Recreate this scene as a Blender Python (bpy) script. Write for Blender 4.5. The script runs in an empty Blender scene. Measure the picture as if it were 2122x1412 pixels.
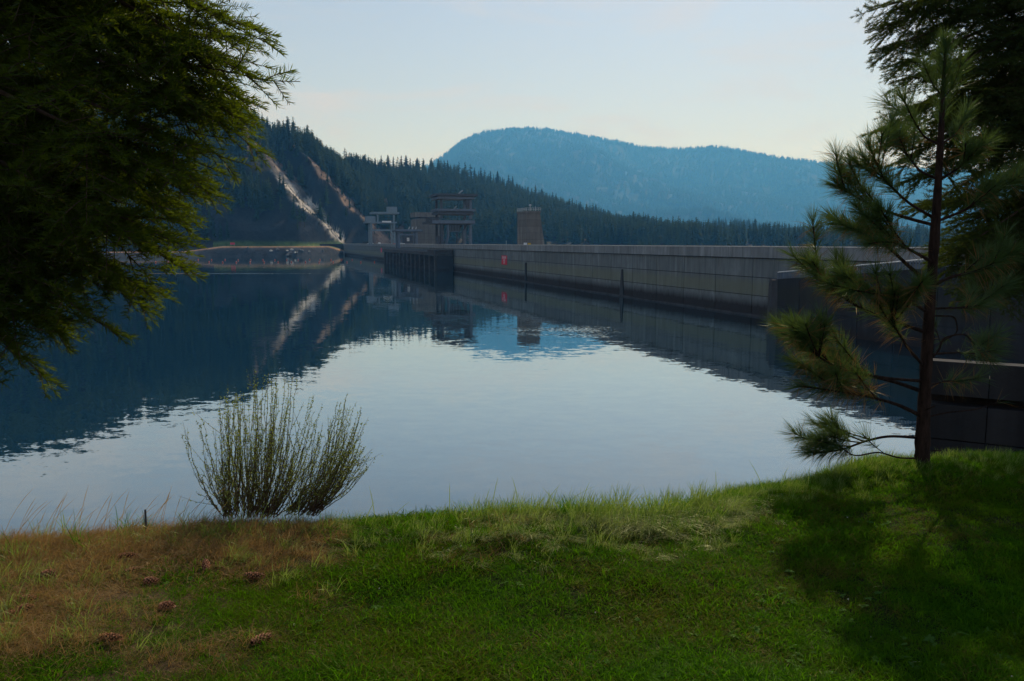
import bpy, math, random
import numpy as np
from mathutils import Vector, Matrix

random.seed(7)
rng = np.random.default_rng(7)
R = math.radians
scene = bpy.context.scene
C = scene.collection

# ------------------------------------------------------------------ camera
FPX = 1680.0                      # focal length in pixels of a 2122 wide frame
PITCH = math.atan(202.0 / FPX)    # looking slightly down
EYE = 12.0                        # eye height above the lake
cam_d = bpy.data.cameras.new('camera')
cam_d.sensor_width = 36.0
cam_d.lens = 36.0 * FPX / 2122.0
cam_d.clip_start = 0.05
cam_d.clip_end = 30000
cam_d.dof.use_dof = False
cam_d.dof.focus_distance = 30.0
cam_d.dof.aperture_fstop = 9.0
cam = bpy.data.objects.new('camera', cam_d)
cam.location = (0, 0, EYE)
cam.rotation_euler = (math.pi / 2 - PITCH, 0, 0)
C.objects.link(cam)
scene.camera = cam

# ------------------------------------------------------------------ sky and sun
SUN_AZ, SUN_EL = 18.0, 38.5       # degrees right of the view direction, above the horizon
world = bpy.data.worlds.new('World')
scene.world = world
world.use_nodes = True
wt = world.node_tree
for n in list(wt.nodes):
    wt.nodes.remove(n)
w_out = wt.nodes.new('ShaderNodeOutputWorld')
w_bg = wt.nodes.new('ShaderNodeBackground')
sky = wt.nodes.new('ShaderNodeTexSky')
sky.sky_type = 'NISHITA'
sky.sun_disc = False
sky.sun_elevation = R(SUN_EL)
sky.sun_rotation = R(SUN_AZ)
sky.altitude = 700
sky.air_density = 1.0
sky.dust_density = 0.7
sky.ozone_density = 2.5
w_co = wt.nodes.new('ShaderNodeTexCoord')
w_map = wt.nodes.new('ShaderNodeMapping')
w_map.inputs['Scale'].default_value = (2.2, 2.2, 9.0)
w_map.inputs['Rotation'].default_value = (0.25, 0.1, 0.4)
w_n = wt.nodes.new('ShaderNodeTexNoise')
w_n.inputs['Scale'].default_value = 1.9
w_n.inputs['Detail'].default_value = 9
w_n.inputs['Roughness'].default_value = 0.62
w_n.inputs['Distortion'].default_value = 0.6
w_r = wt.nodes.new('ShaderNodeMapRange')
w_r.inputs['From Min'].default_value = 0.48
w_r.inputs['From Max'].default_value = 0.70
w_r.inputs['To Min'].default_value = 0.46
w_r.inputs['To Max'].default_value = 1.0
w_mix = wt.nodes.new('ShaderNodeMix')
w_mix.data_type = 'RGBA'
w_mix.inputs['B'].default_value = (6.4, 6.3, 6.7, 1)
wt.links.new(w_co.outputs['Generated'], w_map.inputs['Vector'])
wt.links.new(w_map.outputs['Vector'], w_n.inputs['Vector'])
wt.links.new(w_n.outputs['Fac'], w_r.inputs['Value'])
w_sep = wt.nodes.new('ShaderNodeSeparateXYZ')
wt.links.new(w_co.outputs['Generated'], w_sep.inputs[0])
w_el = wt.nodes.new('ShaderNodeMapRange')
w_el.inputs['From Min'].default_value = 0.10
w_el.inputs['From Max'].default_value = 0.55
w_el.inputs['To Min'].default_value = 1.1
w_el.inputs['To Max'].default_value = 0.25
wt.links.new(w_sep.outputs['Z'], w_el.inputs['Value'])
w_mul = wt.nodes.new('ShaderNodeMath')
w_mul.operation = 'MULTIPLY'
w_mul.use_clamp = True
wt.links.new(w_r.outputs['Result'], w_mul.inputs[0])
wt.links.new(w_el.outputs['Result'], w_mul.inputs[1])
wt.links.new(w_mul.outputs[0], w_mix.inputs['Factor'])
wt.links.new(sky.outputs['Color'], w_mix.inputs['A'])
wt.links.new(w_mix.outputs['Result'], w_bg.inputs['Color'])
w_bg.inputs['Strength'].default_value = 0.093
wt.links.new(w_bg.outputs['Background'], w_out.inputs['Surface'])

sun_d = bpy.data.lights.new('sun', 'SUN')
sun_d.energy = 3.2
sun_d.angle = R(0.53)
sun_d.color = (1.0, 0.93, 0.82)
sun = bpy.data.objects.new('sun', sun_d)
sdir = Vector((math.sin(R(SUN_AZ)) * math.cos(R(SUN_EL)), math.cos(R(SUN_AZ)) * math.cos(R(SUN_EL)), math.sin(R(SUN_EL))))
sun.rotation_euler = sdir.to_track_quat('Z', 'Y').to_euler()
sun.location = (30, 60, 80)
C.objects.link(sun)

scene.view_settings.view_transform = 'Standard'
scene.view_settings.look = 'None'
scene.view_settings.exposure = 0.18
scene.view_settings.gamma = 1.0
scene.render.engine = 'CYCLES'
scene.cycles.use_denoising = True
scene.cycles.max_bounces = 6
scene.cycles.diffuse_bounces = 2
scene.cycles.glossy_bounces = 3
scene.cycles.transmission_bounces = 3
scene.cycles.transparent_max_bounces = 6
scene.cycles.volume_bounces = 0
scene.cycles.caustics_reflective = False
scene.cycles.caustics_refractive = False
scene.cycles.sample_clamp_indirect = 4.0

# ------------------------------------------------------------------ helpers
CP, SP = math.cos(PITCH), math.sin(PITCH)


def ray(px, py):
    rx, uy = (px - 1061.0) / FPX, -(py - 706.0) / FPX
    return np.array([rx, CP + uy * SP, -SP + uy * CP])


def at(px, py, Y):
    """point seen at a photograph pixel, Y metres in front of the camera"""
    d = ray(px, py)
    return d / d[1] * Y + np.array([0, 0, EYE])


def on_plane(px, py, z):
    d = ray(px, py)
    return d * ((z - EYE) / d[2]) + np.array([0, 0, EYE])


class MB:
    def __init__(s):
        s.v, s.f, s.n = [], [], 0
        s.mi = []

    def add(s, verts, faces, mi=0):
        s.v.append(np.asarray(verts, float).reshape(-1, 3))
        s.f.extend([tuple(i + s.n for i in f) for f in faces])
        s.mi.extend([mi] * len(faces))
        s.n += len(s.v[-1])

    def box(s, x0, x1, y0, y1, z0, z1, xf=None, mi=0):
        p = np.array([(x0, y0, z0), (x1, y0, z0), (x1, y1, z0), (x0, y1, z0), (x0, y0, z1), (x1, y0, z1), (x1, y1, z1), (x0, y1, z1)], float)
        if xf is not None:
            p = np.array([xf(*q) for q in p])
        s.add(p, [(0, 3, 2, 1), (4, 5, 6, 7), (0, 1, 5, 4), (1, 2, 6, 5), (2, 3, 7, 6), (3, 0, 4, 7)], mi)

    def tube(s, pts, rad, sides=5, mi=0, cap=True):
        pts = np.asarray(pts, float)
        n = len(pts)
        rad = np.broadcast_to(np.asarray(rad, float), (n,))
        tan = np.gradient(pts, axis=0)
        tan /= np.linalg.norm(tan, axis=1, keepdims=True) + 1e-9
        ref = np.array([0.31, 0.17, 0.93]) if abs(tan[0][2]) < 0.9 else np.array([1.0, 0.1, 0])
        a = np.cross(tan, ref)
        a /= np.linalg.norm(a, axis=1, keepdims=True) + 1e-9
        b = np.cross(tan, a)
        ang = np.arange(sides) * 2 * math.pi / sides
        ring = (a[:, None] * np.cos(ang)[None, :, None] + b[:, None] * np.sin(ang)[None, :, None]) * rad[:, None, None] + pts[:, None]
        f = []
        for i in range(n - 1):
            for j in range(sides):
                k = (j + 1) % sides
                f.append((i * sides + j, i * sides + k, (i + 1) * sides + k, (i + 1) * sides + j))
        if cap:
            f.append(tuple(range(sides))[::-1])
            f.append(tuple((n - 1) * sides + j for j in range(sides)))
        s.add(ring.reshape(-1, 3), f, mi)

    def mesh(s, name, mats, smooth=False):
        me = bpy.data.meshes.new(name)
        v = np.concatenate(s.v) if s.v else np.zeros((0, 3))
        me.from_pydata(v.tolist(), [], s.f)
        for m in (mats if isinstance(mats, (list, tuple)) else [mats]):
            me.materials.append(m)
        if any(s.mi):
            me.polygons.foreach_set('material_index', s.mi)
        if smooth:
            me.polygons.foreach_set('use_smooth', [True] * len(me.polygons))
        me.update()
        return me

    def build(s, name, mat, parent=None, smooth=False, loc=None):
        return link(name, s.mesh(name, mat, smooth), parent, loc)


def link(name, data, parent=None, loc=None):
    o = bpy.data.objects.new(name, data)
    C.objects.link(o)
    if loc is not None:
        o.location = loc
    if parent is not None:
        o.parent = parent
        # parents are unrotated Empties at the thing's base unless stated; keep world placement
        if loc is None:
            o.matrix_parent_inverse = Matrix.Translation(parent.location).inverted() if parent.parent is None else parent.matrix_parent_inverse.inverted() @ Matrix.Identity(4)
            if parent.parent is not None:
                o.matrix_parent_inverse = Matrix.Identity(4)
    return o


def tag(o, label=None, cat=None, group=None, kind=None):
    if label:
        o['label'] = label
    if cat:
        o['category'] = cat
    if group:
        o['group'] = group
    if kind:
        o['kind'] = kind
    return o


def empty(name, loc, label, cat, group=None):
    o = bpy.data.objects.new(name, None)
    o.empty_display_size = 0.2
    o.location = tuple(loc)
    C.objects.link(o)
    return tag(o, label, cat, group)


def tri_mesh(name, verts, tris, mat, smooth=False):
    me = bpy.data.meshes.new(name)
    verts = np.asarray(verts, np.float32)
    tris = np.asarray(tris, np.int32)
    me.vertices.add(len(verts))
    me.vertices.foreach_set('co', verts.ravel())
    me.loops.add(tris.size)
    me.loops.foreach_set('vertex_index', tris.ravel())
    me.polygons.add(len(tris))
    k = tris.shape[1]
    me.polygons.foreach_set('loop_start', np.arange(0, tris.size, k, dtype=np.int32))
    me.polygons.foreach_set('loop_total', np.full(len(tris), k, np.int32))
    if smooth:
        me.polygons.foreach_set('use_smooth', [True] * len(tris))
    for m in (mat if isinstance(mat, (list, tuple)) else [mat]):
        me.materials.append(m)
    me.update()
    me.validate()
    return me


def proto(name, mesh):
    """a mesh object kept out of the scene, used only as the shape of scattered stuff"""
    return bpy.data.objects.new(name, mesh)


def scatter(name, pts, rot, scl, kind, protos, parent=None):
    """one object: every point carries one copy of a prototype's mesh (geometry nodes)"""
    pts = np.asarray(pts, np.float32)
    n = len(pts)
    me = bpy.data.meshes.new(name)
    me.vertices.add(n)
    me.vertices.foreach_set('co', pts.ravel())
    a = me.attributes.new('rot', 'FLOAT_VECTOR', 'POINT')
    a.data.foreach_set('vector', np.asarray(rot, np.float32).ravel())
    scl = np.asarray(scl, np.float32)
    if scl.ndim == 1:
        scl = np.repeat(scl[:, None], 3, 1)
    a = me.attributes.new('scl', 'FLOAT_VECTOR', 'POINT')
    a.data.foreach_set('vector', scl.ravel())
    a = me.attributes.new('pick', 'INT', 'POINT')
    a.data.foreach_set('value', np.asarray(kind, np.int32))
    me.update()
    ng = bpy.data.node_groups.new(name + '_nodes', 'GeometryNodeTree')
    ng.interface.new_socket('Geometry', in_out='INPUT', socket_type='NodeSocketGeometry')
    ng.interface.new_socket('Geometry', in_out='OUTPUT', socket_type='NodeSocketGeometry')
    N = ng.nodes.new
    gi, go = N('NodeGroupInput'), N('NodeGroupOutput')
    join = N('GeometryNodeJoinGeometry')

    def attr(nm, t):
        x = N('GeometryNodeInputNamedAttribute')
        x.data_type = t
        x.inputs['Name'].default_value = nm
        return [o for o in x.outputs if o.enabled and o.name == 'Attribute'][0]
    ar, asc, ak = attr('rot', 'FLOAT_VECTOR'), attr('scl', 'FLOAT_VECTOR'), attr('pick', 'INT')
    e2r = N('FunctionNodeEulerToRotation')
    ng.links.new(ar, e2r.inputs[0])
    for k, p in enumerate(protos):
        oi = N('GeometryNodeObjectInfo')
        oi.inputs['Object'].default_value = p
        oi.inputs['As Instance'].default_value = False
        cmp_ = N('FunctionNodeCompare')
        cmp_.data_type = 'INT'
        cmp_.operation = 'EQUAL'
        ins = [i for i in cmp_.inputs if i.enabled]
        ng.links.new(ak, ins[0])
        ins[1].default_value = k
        iop = N('GeometryNodeInstanceOnPoints')
        ng.links.new(gi.outputs[0], iop.inputs['Points'])
        ng.links.new(cmp_.outputs[0], iop.inputs['Selection'])
        ng.links.new(oi.outputs['Geometry'], iop.inputs['Instance'])
        ng.links.new(e2r.outputs[0], iop.inputs['Rotation'])
        ng.links.new(asc, iop.inputs['Scale'])
        ng.links.new(iop.outputs[0], join.inputs[0])
    ng.links.new(join.outputs[0], go.inputs[0])
    o = link(name, me, parent)
    mod = o.modifiers.new('scatter', 'NODES')
    mod.node_group = ng
    return o


def frame_euler(d, up, roll=0.0):
    """Euler of a frame whose X follows d and whose Z is as near 'up' as can be, then rolled about X"""
    x = Vector(d).normalized()
    z = Vector(up) - x * Vector(up).dot(x)
    if z.length < 1e-4:
        z = Vector((1, 0, 0)) - x * x.x
    z.normalize()
    y = z.cross(x)
    m = Matrix((x, y, z)).transposed() @ Matrix.Rotation(roll, 3, 'X')
    return m.to_euler()


def vnoise(x, y, seed=0):
    """smooth value noise in -1..1"""
    xi, yi = np.floor(x).astype(np.int64), np.floor(y).astype(np.int64)
    fx, fy = x - xi, y - yi
    fx, fy = fx * fx * (3 - 2 * fx), fy * fy * (3 - 2 * fy)

    def h(a, b):
        n = (a * 374761393 + b * 668265263 + seed * 1274126177) & 0xffffffff
        n = ((n ^ (n >> 13)) * 1274126177) & 0xffffffff
        return ((n ^ (n >> 16)) & 0xffff) / 32767.5 - 1
    return (h(xi, yi) * (1 - fx) + h(xi + 1, yi) * fx) * (1 - fy) + (h(xi, yi + 1) * (1 - fx) + h(xi + 1, yi + 1) * fx) * fy


def fbm(x, y, oct=4, seed=0):
    t, a = 0, 1.0
    for i in range(oct):
        t = t + a * vnoise(x * 2 ** i + 17.3 * i, y * 2 ** i - 9.1 * i, seed + i)
        a *= 0.5
    return t


def interp(x, tab, k):
    return np.interp(x, [t[0] for t in tab], [t[k] for t in tab])


# ------------------------------------------------------------------ materials
class NT:
    def __init__(s, name):
        s.m = bpy.data.materials.new(name)
        s.m.use_nodes = True
        s.t = s.m.node_tree
        for n in list(s.t.nodes):
            s.t.nodes.remove(n)
        s.out = s.t.nodes.new('ShaderNodeOutputMaterial')

    def n(s, typ, **kw):
        x = s.t.nodes.new('ShaderNode' + typ)
        for k, v in kw.items():
            if k.startswith('p_'):
                setattr(x, k[2:], v)
            else:
                key = k.replace('_', ' ')
                sk = x.inputs[key] if key in x.inputs else x.inputs[int(k[1:])]
                s.set(sk, v)
        return x

    def set(s, sk, v):
        if hasattr(v, 'is_output'):
            s.t.links.new(v, sk)
        else:
            if sk.type == 'RGBA' and len(v) == 3:
                v = (*v, 1)
            sk.default_value = v

    def noise(s, vec, scale, detail=4, rough=0.55, col=False, dist=0.0):
        x = s.n('TexNoise', Vector=vec, Scale=scale, Detail=detail, Roughness=rough, Distortion=dist)
        return x.outputs['Color' if col else 'Fac']

    def ramp(s, fac, a, b, lo=0.0, hi=1.0):
        return s.n('MapRange', Value=fac, From_Min=a, From_Max=b, To_Min=lo, To_Max=hi).outputs[0]

    def mix(s, f, a, b, mode='MIX'):
        x = s.t.nodes.new('ShaderNodeMix')
        x.data_type = 'RGBA'
        x.blend_type = mode
        s.set(x.inputs['Factor'], f)
        s.set(x.inputs['A'], a)
        s.set(x.inputs['B'], b)
        return x.outputs['Result']

    def math(s, op, a, b=0.0):
        x = s.t.nodes.new('ShaderNodeMath')
        x.operation = op
        s.set(x.inputs[0], a)
        s.set(x.inputs[1], b)
        return x.outputs[0]

    def pos(s):
        return s.n('NewGeometry').outputs['Position']

    def scaled(s, vec, sc):
        return s.n('Mapping', Vector=vec, Scale=sc).outputs[0]

    def bump(s, h, dist, strength=1.0):
        return s.n('Bump', Height=h, Distance=dist, Strength=strength).outputs[0]

    def principled(s, col, rough=0.8, normal=None, **kw):
        if rough >= 0.7:
            kw.setdefault('Specular_IOR_Level', 0.08)
        x = s.n('BsdfPrincipled', Base_Color=col, Roughness=rough, **kw)
        if normal is not None:
            s.t.links.new(normal, x.inputs['Normal'])
        s.t.links.new(x.outputs[0], s.out.inputs['Surface'])
        return s.m


def leaf_mat(name, c1, c2, trans=0.35, gloss=0.08, rough=0.45, pos_scale=None, c3=None, tcol=None):
    """thin foliage: diffuse + light coming through + a little sheen; colour varies between copies"""
    t = NT(name)
    rnd = t.n('ObjectInfo').outputs['Random']
    col = t.mix(rnd, c1, c2)
    if c3 is not None:
        nz = t.noise(t.pos(), pos_scale, 3)
        col = t.mix(t.ramp(nz, 0.42, 0.62), col, c3)
    d = t.n('BsdfDiffuse', Color=col)
    tl = t.n('BsdfTranslucent', Color=tcol or t.mix(0.5, col, (0.16, 0.2, 0.01), 'ADD'))
    g = t.n('BsdfGlossy', Roughness=rough, Color=t.mix(0.5, col, (0.5, 0.5, 0.4)))
    m1 = t.n('MixShader', i0=trans, i1=d.outputs[0], i2=tl.outputs[0])
    m2 = t.n('MixShader', i0=gloss, i1=m1.outputs[0], i2=g.outputs[0])
    t.t.links.new(m2.outputs[0], t.out.inputs['Surface'])
    return t.m


def plain(name, col, rough=0.7, var=0.25, scale=3.0, metal=0.0, bump=0.0):
    t = NT(name)
    p = t.pos()
    nz = t.noise(p, scale, 5)
    c = t.mix(t.ramp(nz, 0.3, 0.7), tuple(x * (1 - var) for x in col), tuple(min(1, x * (1 + var)) for x in col))
    nrm = t.bump(nz, bump) if bump else None
    return t.principled(c, rough, nrm, Metallic=metal)


def concrete(name, base, stain=True, z_wet=2.0):
    t = NT(name)
    p = t.pos()
    z = t.n('SeparateXYZ', Vector=p).outputs['Z']
    n1 = t.noise(p, 0.35, 6, 0.6)
    n2 = t.noise(t.scaled(p, (1.2, 1.2, 0.08)), 1.0, 5, 0.65)      # vertical runs
    n3 = t.noise(p, 6.0, 4)
    rnd = t.n('ObjectInfo').outputs['Random']
    c = t.mix(t.ramp(n1, 0.3, 0.7), tuple(x * 0.8 for x in base), tuple(x * 1.15 for x in base))
    c = t.mix(t.ramp(n2, 0.44, 0.68, 0, 0.7), c, tuple(x * 0.45 for x in base))
    n4 = t.noise(t.scaled(p, (0.5, 0.5, 0.05)), 1.0, 4, 0.6)
    c = t.mix(t.ramp(n4, 0.56, 0.7, 0, 0.5), c, tuple(min(0.6, x * 1.7) for x in base))
    c = t.mix(t.ramp(rnd, 0, 1, 0, 0.5), c, tuple(x * 0.55 for x in base))
    if stain:
        zz = t.math('ADD', z, t.ramp(n2, 0.2, 0.8, -0.5, 0.5))
        band = t.math('MULTIPLY', t.ramp(zz, 3.0, 3.8), t.ramp(zz, 6.4, 5.2))
        c = t.mix(t.math('MULTIPLY', band, 0.5), c, (base[0] * 1.0, base[1] * 0.93, base[2] * 0.55))
        c = t.mix(t.ramp(zz, z_wet + 0.9, z_wet - 0.5, 0, 0.93), c, (0.035, 0.026, 0.022))
    b = t.bump(t.math('ADD', t.math('MULTIPLY', n3, 0.3), n1), 0.06)
    return t.principled(c, 0.85, b)


M_conc = concrete('dam_concrete', (0.225, 0.24, 0.23))
M_core = concrete('dam_joint', (0.05, 0.05, 0.048))
M_parapet = concrete('parapet_concrete', (0.32, 0.325, 0.315), False)
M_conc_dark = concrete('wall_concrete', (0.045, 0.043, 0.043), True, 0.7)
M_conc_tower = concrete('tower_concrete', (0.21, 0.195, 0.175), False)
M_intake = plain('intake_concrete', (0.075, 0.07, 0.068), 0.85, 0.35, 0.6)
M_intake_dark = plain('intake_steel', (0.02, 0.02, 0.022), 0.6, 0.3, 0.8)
M_coping = plain('coping_concrete', (0.66, 0.63, 0.57), 0.8, 0.2, 0.8)  # paled so the colour carries the sunlit line along the parapet top
M_asphalt = plain('asphalt', (0.06, 0.06, 0.062), 0.9, 0.2, 1.0)
M_steel_blue = plain('painted_steel', (0.17, 0.22, 0.25), 0.5, 0.15, 0.7)
M_steel_dark = plain('weathered_steel', (0.045, 0.05, 0.06), 0.5, 0.3, 0.9)
M_steel_mid = plain('gantry_steel', (0.11, 0.14, 0.18), 0.5, 0.2, 0.9)
M_galv = plain('galvanised_steel', (0.42, 0.43, 0.43), 0.4, 0.2, 2.0, 0.6)
M_red = plain('sign_red', (0.72, 0.014, 0.045), 0.45, 0.1, 2.0)
M_white = plain('sign_white', (0.78, 0.77, 0.75), 0.5, 0.05, 2.0)
M_yellow = plain('sign_yellow', (0.62, 0.42, 0.03), 0.5, 0.1, 2.0)
M_orange = plain('buoy_orange', (0.42, 0.06, 0.035), 0.4, 0.15, 1.0)
M_carwhite = plain('car_white', (0.75, 0.75, 0.75), 0.25, 0.03, 1.0)
M_carred = plain('car_red', (0.5, 0.03, 0.02), 0.25, 0.05, 1.0)
M_glass = plain('dark_glass', (0.02, 0.025, 0.03), 0.08, 0.1, 1.0)
M_tyre = plain('tyre_rubber', (0.02, 0.02, 0.02), 0.9, 0.1, 1.0)
M_rock = plain('riprap_rock', (0.20, 0.19, 0.18), 0.9, 0.45, 0.8, 0, 0.1)

# lake
t = NT('lake_water')
p = t.pos()
sx = t.n('SeparateXYZ', Vector=p)


def blob(cx, cy, rx, ry, ang=0.0):
    mp = t.n('Mapping', Vector=p, Location=(0, 0, 0))
    mp.vector_type = 'TEXTURE'
    mp.inputs['Location'].default_value = (cx, cy, 0)
    mp.inputs['Rotation'].default_value = (0, 0, ang)
    mp.inputs['Scale'].default_value = (rx, ry, 1)
    g = t.n('TexGradient', Vector=mp.outputs[0])
    g.gradient_type = 'SPHERICAL'
    return g.outputs['Fac']


calm = t.ramp(t.noise(t.scaled(p, (0.012, 0.03, 0)), 1.0, 3), 0.35, 0.7, 0.55, 1.25)
near = t.ramp(sx.outputs['Y'], 140, 30, 0.8, 1.9)
c1 = t.noise(t.scaled(p, (1.0, 1.9, 1)), 0.55, 2, 0.5, True)
c2 = t.noise(t.scaled(p, (1.0, 1.6, 1)), 2.6, 2, 0.5, True)
c3 = t.noise(p, 0.09, 2, 0.5, True)
gust = t.math('ADD', t.math('MULTIPLY', blob(8, 112, 15, 11), 18.0), t.math('MULTIPLY', blob(-117, 322, 45, 6, 0.0), 160.0))
gust = t.math('MULTIPLY', gust, t.ramp(t.noise(t.scaled(p, (0.05, 0.25, 1)), 1.0, 4), 0.35, 0.65, 0.2, 1.2))


def vm(op, a, b):
    x = t.t.nodes.new('ShaderNodeVectorMath')
    x.operation = op
    t.set(x.inputs[0], a)
    if op == 'SCALE':
        t.set(x.inputs['Scale'], b)
    else:
        t.set(x.inputs[1], b)
    return x.outputs[0]


amp = t.math('MULTIPLY', calm, near)
s1 = vm('SCALE', vm('SUBTRACT', c1, (0.5, 0.5, 0.5)), t.math('MULTIPLY', amp, 0.024))
s2 = vm('SCALE', vm('SUBTRACT', c2, (0.5, 0.5, 0.5)), t.math('MULTIPLY', t.math('ADD', amp, gust), 0.016))
s3 = vm('SCALE', vm('SUBTRACT', c3, (0.5, 0.5, 0.5)), 0.006)
sl = vm('ADD', vm('ADD', s1, s2), s3)
nrm = vm('NORMALIZE', vm('ADD', vm('MULTIPLY', sl, (1, 1, 0)), (0, 0, 1)), (0, 0, 0))
M_water = t.principled((0.003, 0.022, 0.038), 0.015, nrm, IOR=1.5, Specular_IOR_Level=0.5)
w_pr = [q for q in t.t.nodes if q.type == 'BSDF_PRINCIPLED'][0]
w_gl = t.n('BsdfGlossy', Color=(0.80, 0.94, 1.0), Roughness=0.015)
t.t.links.new(nrm, w_gl.inputs['Normal'])
w_lw = t.n('LayerWeight', Blend=0.5)
w_mx = t.n('MixShader', i0=t.ramp(w_lw.outputs['Facing'], 0.64, 0.83, 0.16, 0.43), i1=w_pr.outputs[0], i2=w_gl.outputs[0])
t.t.links.new(w_mx.outputs[0], t.out.inputs['Surface'])

# terrain with a colour layer of its own (rock, dry slope, forest floor, painted-in shade)
def terrain_mat(name, scale):
    t = NT(name)
    p = t.pos()
    vc = t.n('VertexColor', p_layer_name='ground_colour').outputs['Color']
    n1 = t.noise(p, scale, 8, 0.65)
    n2 = t.noise(p, scale * 6, 6, 0.7)
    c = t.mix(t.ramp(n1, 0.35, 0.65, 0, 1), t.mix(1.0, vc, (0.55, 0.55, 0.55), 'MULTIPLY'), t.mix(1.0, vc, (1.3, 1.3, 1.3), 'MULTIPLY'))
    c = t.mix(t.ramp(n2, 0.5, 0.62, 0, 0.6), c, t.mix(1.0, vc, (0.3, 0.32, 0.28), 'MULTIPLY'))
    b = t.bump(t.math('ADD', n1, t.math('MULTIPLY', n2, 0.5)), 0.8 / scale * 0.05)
    return t.principled(c, 0.95, b)


M_hill = terrain_mat('hill_ground', 0.05)
M_mount = terrain_mat('mountain_ground', 0.02)
M_needle_far = leaf_mat('conifer_far', (0.016, 0.032, 0.015), (0.055, 0.075, 0.024), 0.3, 0.01, tcol=(0.10, 0.14, 0.03))
M_needle_sky = leaf_mat('conifer_skyline', (0.016, 0.03, 0.015), (0.03, 0.048, 0.02), 0.2, 0.01, tcol=(0.05, 0.08, 0.02))
M_bark_far = plain('conifer_bark', (0.08, 0.055, 0.04), 0.9)
M_fir = leaf_mat('fir_needles', (0.012, 0.030, 0.004), (0.030, 0.054, 0.007), 0.36, 0.05, 0.4, tcol=(0.20, 0.27, 0.008))
M_fir_r = leaf_mat('fir_needles_right', (0.026, 0.048, 0.012), (0.046, 0.072, 0.018), 0.3, 0.04, 0.4)  # needles of the fir at the right edge
M_pine = leaf_mat('pine_needles', (0.032, 0.075, 0.022), (0.05, 0.095, 0.03), 0.35, 0.09, 0.35)
M_pine_old = leaf_mat('old_pine_needles', (0.16, 0.09, 0.03), (0.22, 0.12, 0.04), 0.3, 0.08, 0.4, tcol=(0.3, 0.15, 0.04))
t = NT('pine_bark')
p = t.pos()
n1 = t.noise(t.scaled(p, (26, 26, 6)), 1.0, 6, 0.7)
M_bark = t.principled(t.mix(t.ramp(n1, 0.35, 0.65), (0.014, 0.009, 0.007), (0.055, 0.033, 0.024)), 0.9, t.bump(n1, 0.03))
M_twig = plain('twig_bark', (0.075, 0.05, 0.035), 0.85, 0.4, 40.0)
M_stem = plain('bush_stem', (0.10, 0.065, 0.04), 0.8, 0.4, 30.0)
M_bushleaf = leaf_mat('bush_leaf', (0.13, 0.17, 0.035), (0.18, 0.21, 0.06), 0.45, 0.05, tcol=(0.3, 0.36, 0.06))
M_lawn = leaf_mat('lawn_blade', (0.032, 0.108, 0.004), (0.064, 0.155, 0.006), 0.5, 0.008, 0.4, 1.6, (0.075, 0.115, 0.004), tcol=(0.09, 0.24, 0.002))
M_lawn_y = leaf_mat('lawn_blade_yellowing', (0.09, 0.105, 0.014), (0.15, 0.13, 0.028), 0.4, 0.03, 0.4, tcol=(0.18, 0.19, 0.012))
M_dry = leaf_mat('dry_grass', (0.22, 0.145, 0.065), (0.36, 0.24, 0.10), 0.4, 0.04, 0.4, tcol=(0.4, 0.23, 0.06))
M_long = leaf_mat('long_grass', (0.12, 0.19, 0.05), (0.21, 0.27, 0.085), 0.45, 0.06, 0.3, tcol=(0.30, 0.40, 0.05))
M_pale = leaf_mat('pale_long_grass', (0.30, 0.34, 0.14), (0.44, 0.45, 0.22), 0.45, 0.08, 0.3, tcol=(0.5, 0.54, 0.15))
M_weed = leaf_mat('broad_leaf_weed', (0.05, 0.13, 0.02), (0.09, 0.18, 0.03), 0.35, 0.03, 0.5)
M_clover = leaf_mat('clover_flower', (0.55, 0.53, 0.45), (0.65, 0.62, 0.5), 0.3, 0.02)
M_cone = plain('pine_cone_scale', (0.30, 0.11, 0.04), 0.6, 0.5, 60.0)

# ------------------------------------------------------------------ the lie of the near bank
EDGE = [(-40, 3.2), (-12, 3.6), (-4.5, 4.1), (-2.6, 4.42), (-1.7, 4.55), (-0.6, 4.5), (0.3, 4.52), (0.8, 4.6), (1.25, 4.85), (1.7, 5.15), (2.6, 5.72), (3.6, 5.9), (6, 6.1), (12, 6.6), (40, 9)]
LAWN_Z = EYE - 1.65


def edge_y(x):
    return np.interp(x, [e[0] for e in EDGE], [e[1] for e in EDGE])


def bank_z(x, y):
    x, y = np.asarray(x, float), np.asarray(y, float)
    e = edge_y(x)
    d = y - e
    z = LAWN_Z + 0.035 * fbm(x * 0.9, y * 0.9, 3, 5) + 0.012 * vnoise(x * 5, y * 5, 9)
    z = z - 0.10 * np.clip(-x - 1.0, 0, 3) * np.clip((y - 2.5) / 2.0, 0, 1) * 0.35
    z = z + 0.04 * np.exp(-(d / 0.5) ** 2)
    drop = np.where(d > 0.0, 0.10 * np.clip(d, 0, 0.5) / 0.5 + 0.72 * np.clip(d - 0.3, 0, None), 0)
    return np.maximum(z - drop, -4.0 + 0 * z)


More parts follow.
